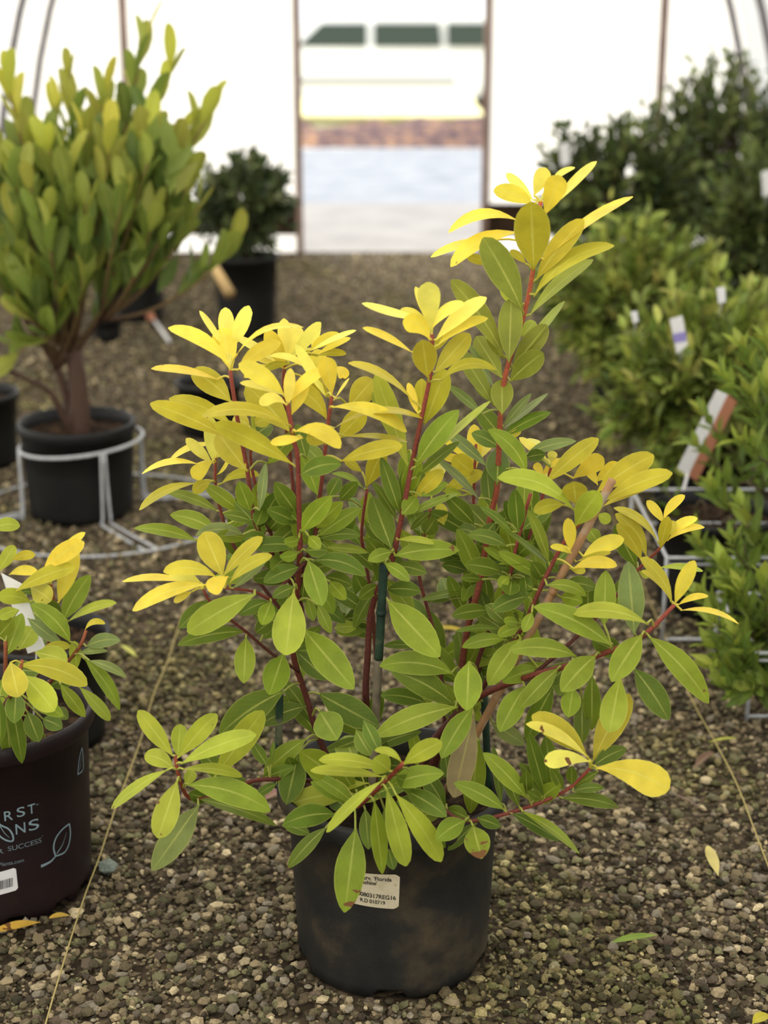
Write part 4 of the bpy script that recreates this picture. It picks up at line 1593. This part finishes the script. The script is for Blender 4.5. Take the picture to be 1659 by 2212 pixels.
# ================================================================== tall bush on the ring stand
YS = 3.5
sb = at(177, 1100, YS)
bush = empty('potted_bush', (sb.x, YS, 0), 'tall oval-leaved bush in a black pot held by a wire ring stand', 'potted plant')
make_pot(bush, (sb.x, YS), .118, .130, .222, .134, M['pot_plain'], soil_drop=.03)
BARK, TWIG = lin(84, 62, 50), lin(132, 112, 62)
trunk_top = at(158, 765, YS)
T0 = Vector((sb.x + .005, YS, .18))
tk = MB().tube(smooth_path([T0, T0.lerp(trunk_top, .5) + Vector((.006, 0, 0)), trunk_top, at(135, 700, YS), at(150, 610, YS)], 4), [.026 - .001 * i for i in range(17)], 10, True, [BARK] * 17).obj('trunk', M['stem'], bush)
for pts, r in (([T0 + Vector((-.01, .01, 0)), at(125, 800, YS), at(60, 700, YS - .03), at(10, 640, YS)], .011),
               ([T0 + Vector((-.015, -.01, 0)), at(110, 850, YS - .05), at(40, 810, YS - .08), at(-40, 760, YS - .08)], .008),
               ([trunk_top, at(210, 690, YS), at(270, 610, YS + .03), at(330, 540, YS + .04)], .010)):
    P_ = smooth_path(pts, 5)
    MB().tube(P_, [r * (1 - .5 * i / (len(P_) - 1)) for i in range(len(P_))], 8, True, [BARK] * len(P_)).obj('limb', M['stem'], bush)
LIME, MIDG, OLV, DKG = lin(192, 190, 72), lin(136, 152, 66), lin(162, 166, 72), lin(104, 124, 56)
tips = [(12, 120, -.05), (60, 205, .02), (150, 140, .05), (225, 150, .0), (318, 45, .05), (372, 140, .0), (455, 190, .02), (190, 215, -.08), (285, 215, .08), (105, 270, -.1), (25, 290, -.12),
        (335, 260, -.05), (385, 265, .0), (240, 300, -.12), (150, 350, -.14), (60, 380, -.15), (320, 350, -.12), (405, 400, -.06), (265, 420, -.16), (185, 440, -.16), (100, 470, -.16), (335, 470, -.1),
        (30, 480, -.12), (430, 440, .02), (505, 530, .05), (-40, 230, 0), (-50, 400, -.05), (20, 590, -.12), (95, 600, -.1), (60, 690, -.1), (290, 500, .1), (220, 340, .12), (120, 200, .12), (350, 330, .1), (-30, 560, 0), (100, 740, -.12), (30, 780, -.1), (180, 610, -.14), (255, 600, -.05), (140, 670, -.1), (235, 660, .05), (320, 570, .0), (60, 630, -.14)]
for i, (x, y, d) in enumerate(tips):
    if y < 300 and i not in (4, 5): y += (48, 75, 22)[i % 3]
    if i == 4: y += 30
    T = at(x, y, YS + d)
    s0 = (trunk_top if x < 260 else at(215, 690, YS)) if y < 600 else at(120, 800, YS)
    ctrl = at(s0.x and (x * .62 + 160 * .38), min(y + 210, 690), YS + d * .8)
    path = bez(s0, ctrl, T, 12)
    cols = [DKG, MIDG, OLV, LIME] if y < 340 else [DKG, MIDG, MIDG, OLV]
    if i == 0 or i == 26: cols = [OLV, LIME, LIME]
    leafy_branch(bush, path, .0022, .0058, TWIG, BARK, 8 if y < 560 else 6, .52, (.085, .125), (.32, .42), cols, OVAL, up=.75, spread=.55, fwd=.5)
# inner leaves of the crown, too tangled to tell apart
P, D, Nn, Ln, Wd, Cc = [], [], [], [], [], []
cc = np.array([q[:3] for q in (DKG, MIDG, OLV, MIDG)])
for i in range(400):
    x, y = random.uniform(-60, 380), random.uniform(330, 640)
    if x > 330 and y < 300: continue
    if y > 560 and x > 340: continue
    p = at(x, y, YS + random.uniform(-.1, .16))
    P.append(tuple(p)); D.append((random.gauss(0, .35) + (x - 180) * .0012, random.gauss(0, .35), 1.0)); Nn.append((random.gauss(0, .6), -1 + random.gauss(0, .5), .3))
    L_ = random.uniform(.075, .115); Ln.append(L_); Wd.append(L_ * random.uniform(.32, .42)); Cc.append(cc[random.randrange(4)] * random.uniform(.75, 1.2))
build_foliage('foliage', np.array(P), np.array(D), np.array(Nn), np.array(Ln), np.array(Wd), np.array(Cc), bush, M['foliage'])
# stand: ring under the rim, four double legs, wide foot ring on the gravel
stand = empty('ring_stand', (sb.x, YS, 0), 'white wire ring stand round the pot of the tall oval-leaved bush', 'plant stand')
ringc = Vector((sb.x + .008, YS, .172))
def ring(c, r, rr, name, parent, tilt=0.0, n=48):
    pts = [c + Vector((r * math.cos(2 * math.pi * i / n), r * math.sin(2 * math.pi * i / n), tilt * math.cos(2 * math.pi * i / n))) for i in range(n + 1)]
    return MB().tube(pts, rr, 8, False).obj(name, M['wire'], parent)
ring(ringc, .141, .0042, 'top_ring', stand, .012)
ring(Vector((sb.x + .05, YS - .02, .006)), .31, .0032, 'foot_ring', stand)
for an in (-1.05, -2.75, .5, 2.1):
    d = Vector((math.cos(an), math.sin(an), 0)); s_ = Vector((-d.y, d.x, 0))
    top = ringc + d * .143 + Vector((0, 0, .012 * math.cos(an)))
    leg = MB()
    for sg in (-1, 1):
        leg.tube(smooth_path([top + s_ * .004 * sg, top + d * .002 + s_ * .009 * sg - Vector((0, 0, .15)), ringc + d * (.155 + .01 * (sg > 0)) + s_ * .012 * sg + Vector((0, 0, -.160)),
                              Vector((sb.x + .05, YS - .02, .006)) + d * .31 + s_ * .014 * sg], 4), .0032, 7)
    leg.obj('leg', M['wire'], stand)

# ================================================================== plain black pots
def plain_pot(px, y_base, r, h, label, Y=None):
    g = on_ground(px, y_base)
    e = empty('nursery_pot', (g.x, g.y, 0), label, 'plant pot')
    make_pot(e, (g.x, g.y), r * .88, r, h, r * 1.06, M['pot_plain'], nseg=48, name='pot_wall', lip_h=.018, soil_drop=.03)
    return e


plain_pot(112, 1590, .098, .184, 'small black pot standing close behind the burgundy pot')
plain_pot(-42, 1000, .105, .19, 'black pot beside the wire ring stand, without a stand of its own')
plain_pot(455, 935, .088, .150, 'low black pot alone on the gravel behind the golden shrub')
plain_pot(232, 735, .052, .085, 'tiny black pot on the gravel behind the tall bush')


# ================================================================== dense small-leaved bushes
def dense_bush(name, label, c, potr, poth, zc, rx, ry, rz, ntw, nl, ln, asp, cols, group=None, cat='potted plant', seed=0, potmat='pot_plain', squareness=1.0):
    r = np.random.default_rng(900 + seed)
    e = empty(name, (c[0], c[1], 0), label, cat, group)
    make_pot(e, c, potr * .87, potr, poth, potr * 1.06, M[potmat], nseg=40, lip_h=.02, soil_drop=.03)
    base = Vector((c[0], c[1], poth - .03))
    # twig ends fill the crown, thickest near its surface
    dirs = r.normal(size=(ntw, 3)); dirs /= np.linalg.norm(dirs, axis=1, keepdims=True)
    rad = r.uniform(.35, 1.0, ntw) ** .5
    lump = 1 + .14 * np.sin(dirs[:, 0] * 5 + seed) * np.cos(dirs[:, 2] * 4 + seed * 2)
    E = np.stack([c[0] + dirs[:, 0] * rx * rad * lump, c[1] + dirs[:, 1] * ry * rad * lump, zc + dirs[:, 2] * rz * rad * lump], 1)
    nst = 5
    hubs = []
    for i in range(nst):
        a = 2 * math.pi * i / nst + seed
        hub = Vector((c[0] + .45 * rx * math.cos(a), c[1] + .45 * ry * math.sin(a), zc - .1 * rz))
        hubs.append(hub)
        P_ = bez(base + Vector((.02 * math.cos(a), .02 * math.sin(a), 0)), Vector((c[0] + .15 * rx * math.cos(a), c[1] + .15 * ry * math.sin(a), .6 * zc + .4 * poth)), hub, 8)
        MB().tube(P_, [.008 - .0005 * j for j in range(9)], 7, True, [BARK] * 9).obj('stem', M['stem'], e)
    tw = MB()
    P, D, Nn, Ln, Wd, Cc = [], [], [], [], [], []
    cols = np.array([q[:3] for q in cols])
    for i in range(ntw):
        t = Vector(E[i])
        hub = min(hubs, key=lambda q: (q - t).length)
        s = hub.lerp(Vector((c[0], c[1], zc)), r.uniform(0, .7))
        if (t - s).length < .02: continue
        mid = s.lerp(t, .5) + Vector((0, 0, .03 * r.random()))
        tw.tube([s, mid, t], [.0022, .0016, .0009], 4, False, [BARK] * 3)
        ax = (t - mid).normalized()
        tone = cols[r.integers(len(cols))] * r.uniform(.8, 1.2)
        for k in range(nl):
            u = (k + r.random()) / nl
            p = s.lerp(t, .35 + .65 * u)
            d = np.array(ax) * (.5 + .5 * u) + r.normal(size=3) * .55 + np.array((0, 0, .35))
            P.append(p); D.append(d); Nn.append(r.normal(size=3) * .6 + np.array((0, -.15, 1)))
            L_ = r.uniform(*ln); Ln.append(L_); Wd.append(L_ * r.uniform(*asp))
            Cc.append(np.clip(tone * r.uniform(.8, 1.25) * (1 + r.normal(size=3) * .05), 0, 1))
    o = tw.obj('twigs', M['stem'], e); o['kind'] = 'stuff'
    build_foliage('foliage', np.array([tuple(q) for q in P]), np.array(D), np.array(Nn), np.array(Ln), np.array(Wd), np.array(Cc), e, M['foliage'])
    return e


DK = [lin(80, 94, 50), lin(98, 111, 58), lin(66, 79, 44), lin(120, 131, 72)]
MD = [lin(144, 156, 70), lin(124, 140, 62), lin(170, 175, 86), lin(104, 120, 54)]
GR = [lin(70, 84, 50), lin(96, 108, 64), lin(56, 70, 42), lin(120, 128, 84)]
g = on_ground(535, 725)
dense_bush('potted_bush', 'dark rounded bush in a black pot left of the open doorway', (g.x, g.y), .112, .29, .46, .19, .18, .20, 210, 12, (.030, .048), (.42, .55), GR, seed=1)
dense_bush('potted_bush', 'dark bush half hidden behind the tall bush on the stand', (g.x - .44, g.y + .3), .112, .26, .42, .22, .18, .18, 170, 10, (.030, .048), (.42, .55), GR, seed=2)
# right-hand side, far row
FR, MR = 'dark bushes of the far right row', 'light green bushes of the middle row'
dense_bush('potted_bush', 'dark green bush right of the doorway, lowest of the far row', (.80, 5.45), .13, .24, .50, .33, .27, .31, 420, 13, (.028, .046), (.45, .6), DK, FR, seed=3)
dense_bush('potted_bush', 'dark green bush against the film, tallest of the far row', (1.27, 5.85), .13, .26, .58, .34, .28, .43, 460, 13, (.028, .046), (.45, .6), DK, FR, seed=4)
dense_bush('potted_bush', 'dark green bush of the far row nearest the light green bushes', (1.24, 4.95), .13, .24, .47, .27, .22, .30, 320, 13, (.028, .046), (.45, .6), DK, FR, seed=5)
# right-hand side, middle row
dense_bush('potted_bush', 'light green bush at the end of the middle row beside the aisle', (.70, 4.30), .12, .20, .34, .27, .24, .29, 330, 12, (.036, .058), (.32, .42), MD, MR, seed=6)
dense_bush('potted_bush', 'light green bush with a white tag with a violet band', (.745, 3.55), .12, .18, .29, .25, .22, .26, 330, 12, (.036, .058), (.32, .42), MD, MR, seed=7)
dense_bush('potted_bush', 'light green bush at the back of the middle row by the film', (1.25, 4.25), .12, .20, .38, .27, .24, .30, 320, 12, (.036, .058), (.32, .42), MD, MR, seed=8)
dense_bush('potted_bush', 'light green bush behind the brown and white label stake', (1.22, 3.50), .12, .18, .32, .24, .22, .28, 300, 12, (.036, .058), (.32, .42), MD, MR, seed=9)

dense_bush('potted_bush', 'dark leafy bush close behind the larger wire rack', (.95, 3.23), .10, .17, .30, .18, .11, .20, 210, 12, (.04, .065), (.28, .36), [lin(96, 114, 50), lin(78, 98, 44), lin(116, 132, 60)], MR, seed=10)

# ================================================================== wire racks and pointed-leaved plants on the right
def rod(a, b, parent, r=.0032):
    return MB().tube([a, b], r, 7).obj('rod', M['wire'], parent, True)


def rack(label, x0, x1, y0, y1, zt, extra=()):
    e = empty('wire_rack', (.5 * (x0 + x1), .5 * (y0 + y1), 0), label, 'wire rack')
    zb = .012
    C_ = [(x0, y0), (x1, y0), (x1, y1), (x0, y1)]
    for i in range(4):
        (xa, ya), (xb, yb) = C_[i], C_[(i + 1) % 4]
        rod(Vector((xa, ya, zt)), Vector((xb, yb, zt)), e)
        if i == 0:
            rod(Vector((xa, ya, zt - .013)), Vector((xb, yb, zt - .013)), e, .0026)
            rod(Vector((xa, ya, zb)), Vector((xb, yb, zb)), e)
        rod(Vector((xa, ya, .003)), Vector((xa, ya, zt + .004)), e, .0036)
    for y in extra:
        rod(Vector((x0, y, zt)), Vector((x1, y, zt)), e, .0026)
    return e


rack('white wire rack holding two black pots of pointed-leaved plants', .515, 1.03, 2.70, 3.12, .172, (2.90,))
rack('low white wire rack under the nearest pointed-leaved plant', .600, .96, 2.37, 2.64, .125)


def pointed_plant(label, c, potr, poth, brs):
    e = empty('potted_plant', (c[0], c[1], 0), label, 'potted plant', 'pointed-leaved plants in the wire racks')
    make_pot(e, c, potr * .88, potr, poth, potr * 1.05, M['pot_plain'], nseg=40, lip_h=.02, soil_drop=.03)
    base = Vector((c[0], c[1], poth - .035))
    P1, P2, P3 = lin(114, 136, 54), lin(86, 108, 46), lin(148, 162, 66)
    for pts, n in brs:
        w = [at(*q) for q in pts]
        first = w[0]
        path = smooth_path([base + Vector((random.uniform(-.02, .02), random.uniform(-.02, .02), 0)), base.lerp(first, .5) + Vector((0, 0, .05))] + w, 4)
        leafy_branch(e, path, .0014, .0032, lin(96, 92, 50), lin(74, 56, 44), n, .34, (.042, .066), (.30, .40), [P2, P1, P1, P3], POINT, up=.3, spread=.8, fwd=.45)
    return e


pointed_plant('pointed-leaved plant leaning over the rim of the larger wire rack', (.645, 2.91), .118, .20,
              [([(1640, 1165, 2.8), (1590, 1116, 2.76), (1553, 1080, 2.74), (1535, 1050, 2.73)], 22),
               ([(1600, 1254, 2.72), (1553, 1216, 2.66), (1526, 1195, 2.64), (1500, 1160, 2.63)], 20),
               ([(1640, 1200, 2.7), (1622, 1150, 2.68), (1600, 1090, 2.68)], 20),
               ([(1620, 1230, 2.66), (1590, 1190, 2.62), (1580, 1160, 2.6)], 18),
               ([(1590, 1060, 2.85), (1540, 990, 2.9), (1500, 960, 2.9)], 18),
               ([(1650, 1060, 2.8), (1640, 1000, 2.8), (1630, 960, 2.8)], 18),
               ([(1600, 1000, 2.92), (1545, 930, 2.9), (1512, 885, 2.9)], 14),
               ([(1480, 1130, 2.95), (1440, 1060, 2.98), (1420, 1020, 3.0)], 14)])
pointed_plant('pointed-leaved plant rising tallest behind the larger wire rack', (.898, 2.91), .118, .20,
              [([(1658, 933, 2.75), (1622, 879, 2.72), (1585, 838, 2.7), (1560, 808, 2.7)], 22),
               ([(1655, 880, 2.75), (1630, 810, 2.74), (1600, 745, 2.74)], 22),
               ([(1690, 860, 2.75), (1665, 790, 2.74), (1650, 725, 2.74)], 22),
               ([(1650, 960, 2.7), (1640, 900, 2.68), (1620, 850, 2.67)], 18),
               ([(1680, 940, 2.7), (1670, 880, 2.68), (1660, 830, 2.67)], 18),
               ([(1730, 880, 2.8), (1720, 800, 2.8), (1700, 730, 2.8)], 18),
               ([(1660, 1000, 2.66), (1625, 965, 2.64), (1590, 950, 2.63)], 18)])
pointed_plant('pointed-leaved plant in the low wire rack, the nearest of them', (.775, 2.50), .10, .118,
              [([(1659, 1480, 2.42), (1624, 1450, 2.36), (1600, 1415, 2.34), (1585, 1370, 2.33)], 24),
               ([(1640, 1440, 2.42), (1605, 1400, 2.38), (1570, 1370, 2.36), (1540, 1340, 2.35)], 22),
               ([(1650, 1400, 2.44), (1620, 1330, 2.42), (1600, 1270, 2.42)], 24),
               ([(1640, 1470, 2.38), (1590, 1450, 2.34), (1545, 1440, 2.32)], 22),
               ([(1660, 1380, 2.42), (1655, 1310, 2.40), (1648, 1250, 2.40)], 22),
               ([(1650, 1360, 2.46), (1600, 1310, 2.46), (1560, 1275, 2.46)], 22),
               ([(1670, 1490, 2.36), (1650, 1480, 2.33), (1625, 1490, 2.31)], 16),
               ([(1650, 1380, 2.44), (1590, 1345, 2.42), (1545, 1315, 2.42), (1515, 1285, 2.42)], 20),
               ([(1640, 1450, 2.40), (1580, 1420, 2.36), (1530, 1395, 2.35)], 18),
               ([(1640, 1330, 2.46), (1590, 1260, 2.46), (1560, 1215, 2.46)], 20),
               ([(1650, 1480, 2.36), (1600, 1490, 2.32), (1560, 1480, 2.30)], 16),
               ([(1700, 1420, 2.42), (1690, 1350, 2.4), (1690, 1290, 2.4)], 20)])

# ================================================================== plant tags on the right
def card(name, corners, mat, label, Y, extra=None):
    m = MB()
    q = [at(*p, Y) for p in corners]
    q2 = [p + Vector((0, .0015, 0)) for p in q]
    m.add(q + q2, [(0, 1, 2, 3), (7, 6, 5, 4), (0, 4, 5, 1), (1, 5, 6, 2), (2, 6, 7, 3), (3, 7, 4, 0)])
    root = empty(name, (q[3].x, Y, q[3].z), label, 'plant tag')
    m.obj('card', mat, root, False)
    # thin loop or stake that holds it
    lo = (q[2] + q[3]) * .5
    MB().tube([lo + Vector((0, .001, .004)), lo + Vector((.002, .03, -.035))], .0009, 6).obj('stake', mat, root)
    if extra:
        qq = [at(*p, Y - .0012) for p in extra[0]]
        MB().add(qq, [(0, 1, 2, 3)]).obj('printed_band', extra[1], root, False)
    return root


card('plant_tag', [(1447, 690), (1474, 682), (1486, 745), (1462, 765)], M['white_card'], 'white plant tag with a violet band on a light green bush', 3.21, ([(1452, 722), (1481, 716), (1484, 736), (1457, 741)], M['violet']))
card('plant_tag', [(1362, 674), (1376, 672), (1380, 694), (1368, 698)], M['white_card'], 'tiny white tag among the light green leaves beside the violet-banded one', 3.25)
card('plant_tag', [(1548, 622), (1566, 620), (1568, 652), (1552, 656)], M['white_card'], 'plain white tag above the pointed-leaved plants', 3.2)
card('plant_tag', [(1207, 312), (1230, 306), (1232, 352), (1212, 360)], M['white_card'], 'pale tag in the dark bush right of the doorway', 5.25)
card('plant_tag', [(1645, 372), (1668, 365), (1668, 420), (1648, 425)], M['white_card'], 'white tag in the dark bush nearest the light green bushes', 4.66)
ls = empty('label_stake', at(1470, 1030, 3.06), 'long slanting label stake, white on one half and brown on the other', 'label stake')
for cs, mt, nm in (([(1548, 842), (1572, 852), (1486, 1028), (1464, 1012)], 'white_card', 'white_face'), ([(1572, 852), (1592, 868), (1506, 1040), (1486, 1028)], 'terracotta', 'brown_face')):
    q = [at(*p, 3.06) for p in cs]
    q2 = [p + Vector((0, .002, 0)) for p in q]
    MB().add(q + q2, [(0, 1, 2, 3), (7, 6, 5, 4), (0, 4, 5, 1), (1, 5, 6, 2), (2, 6, 7, 3), (3, 7, 4, 0)]).obj(nm, M[mt], ls, False)
MB().tube([at(1486, 1022, 3.06), at(1470, 1085, 3.03)], .003, 6).obj('point', M['white_card'], ls)

# ================================================================== twine, fallen leaves and other bits on the gravel
def twine(pts, label):
    P_ = smooth_path([on_ground(x, y, .016 + .004 * random.random()) for x, y in pts], 6)
    return tag(MB().tube(P_, .0011, 6).obj('twine', M['twine'], None), label, 'twine')


twine([(85, 2260), (125, 2120), (178, 1950), (215, 1850), (250, 1745), (300, 1610), (332, 1500), (365, 1420), (405, 1290), (470, 1080)], 'straw twine running over the gravel beside the burgundy pot')
twine([(1310, 1085), (1345, 1165), (1400, 1290), (1490, 1500), (1535, 1585), (1590, 1690), (1640, 1820), (1690, 1950)], 'straw twine running over the gravel towards the wire racks')


def fallen(b, t, w, c, label, c2=None, bend=.03, up=.006):
    p0, p1 = on_ground(*b, .014), on_ground(*t, .014)
    d = p1 - p0
    L_ = d.length
    side = Vector((0, 0, 1)).cross(d).normalized()
    v, f, uv = blade(p0, (p0 + p1) * .5 + Vector((0, 0, up)) + side * bend * L_, p1 + Vector((0, 0, .004)), side, Vector((0, 0, 1)), w, PROF_B, None, .35, .05)
    o = meshobj('fallen_leaf', v, f, M['leaf'], None, True, uv)
    o.color = c
    if c2: o['browning'] = c2
    return tag(o, label, 'leaf')


fallen((1552, 1892), (1528, 1832), .016, lin(222, 206, 128), 'pale yellow fallen leaf on the gravel near the twine')
fallen((1420, 2020), (1322, 2042), .014, lin(132, 158, 62), 'narrow green fallen leaf on bare gravel right of the black pot')
fallen((1385, 1700), (1412, 1728), .022, lin(106, 126, 84), 'dull grey-green fallen leaf under the yellow leaf cluster')
fallen((296, 1420), (262, 1398), .012, lin(200, 200, 104), 'small lime fallen leaf beside the small black pot')
fallen((88, 1992), (-18, 2022), .019, lin(226, 180, 76), 'yellow and rust fallen leaf in front of the burgundy pot', .25)
fallen((152, 1978), (106, 1990), .012, lin(216, 176, 78), 'small yellow fallen leaf tucked under the foot of the burgundy pot')
fallen((1530, 1604), (1592, 1600), .007, lin(196, 200, 84), 'lime sliver of leaf on the gravel beside the twine')
fallen((935, 1357), (1000, 1366), .012, lin(222, 196, 64), 'yellow fallen leaf seen through the stems of the shrub')
fallen((1350, 1652), (1398, 1662), .010, lin(150, 92, 70), 'rusty red fallen leaf behind the yellow leaf cluster')
fallen((1500, 1660), (1540, 1628), .014, lin(122, 92, 80), 'dull brown fallen leaf on the gravel near the twine')
fallen((572, 1728), (612, 1712), .022, lin(152, 112, 104), 'dull pink fallen leaf beside the left foot of the black pot')
fallen((1625, 2212), (1662, 2200), .016, lin(200, 186, 60), 'yellow fallen leaf at the bottom corner of the gravel')
tag(MB().tube(smooth_path([on_ground(1462, 1718, .014), on_ground(1490, 1730, .016), on_ground(1516, 1746, .012)], 4), [.0016 - .00012 * i for i in range(9)], 6).obj('twig', M['stud'], None), 'short dry twig beside a pale pebble on the gravel', 'twig')
# grey lump of stone near the twine
g = on_ground(236, 1886)
U, F = ico()
r_ = np.random.default_rng(3)
V = U * (1 + r_.uniform(-.2, .2, (12, 1))) * np.array([.017, .013, .012]) + np.array([g.x, g.y, .010])
o = meshobj('stone', [tuple(q) for q in V], [tuple(int(i) for i in q) for q in F], M['gravel'], None, False, None, [lin(122, 130, 120)] * 12)
tag(o, 'grey-green lump of stone beside the twine', 'stone')
# tan stake lying against the low pots
tag(MB().tube([at(462, 575, 5.1), at(497, 636, 5.0)], [.016, .02], 8).obj('wooden_stake', M['tan_stake'], None), 'short tan wooden stake leaning on the pot of the dark rounded bush', 'stake')
sk = empty('plant_marker', on_ground(346, 712), 'pale plant marker lying on the gravel behind the tall bush', 'plant marker')
MB().tube([on_ground(330, 688, .02), on_ground(366, 738, .014)], .006, 6).obj('stick', M['white_card'], sk)
a_, b_ = on_ground(318, 676, .03), on_ground(332, 692, .022)
MB().tube([a_, a_.lerp(b_, .5), b_], [.012, .018, .008], 8).obj('head', M['terracotta'], sk)
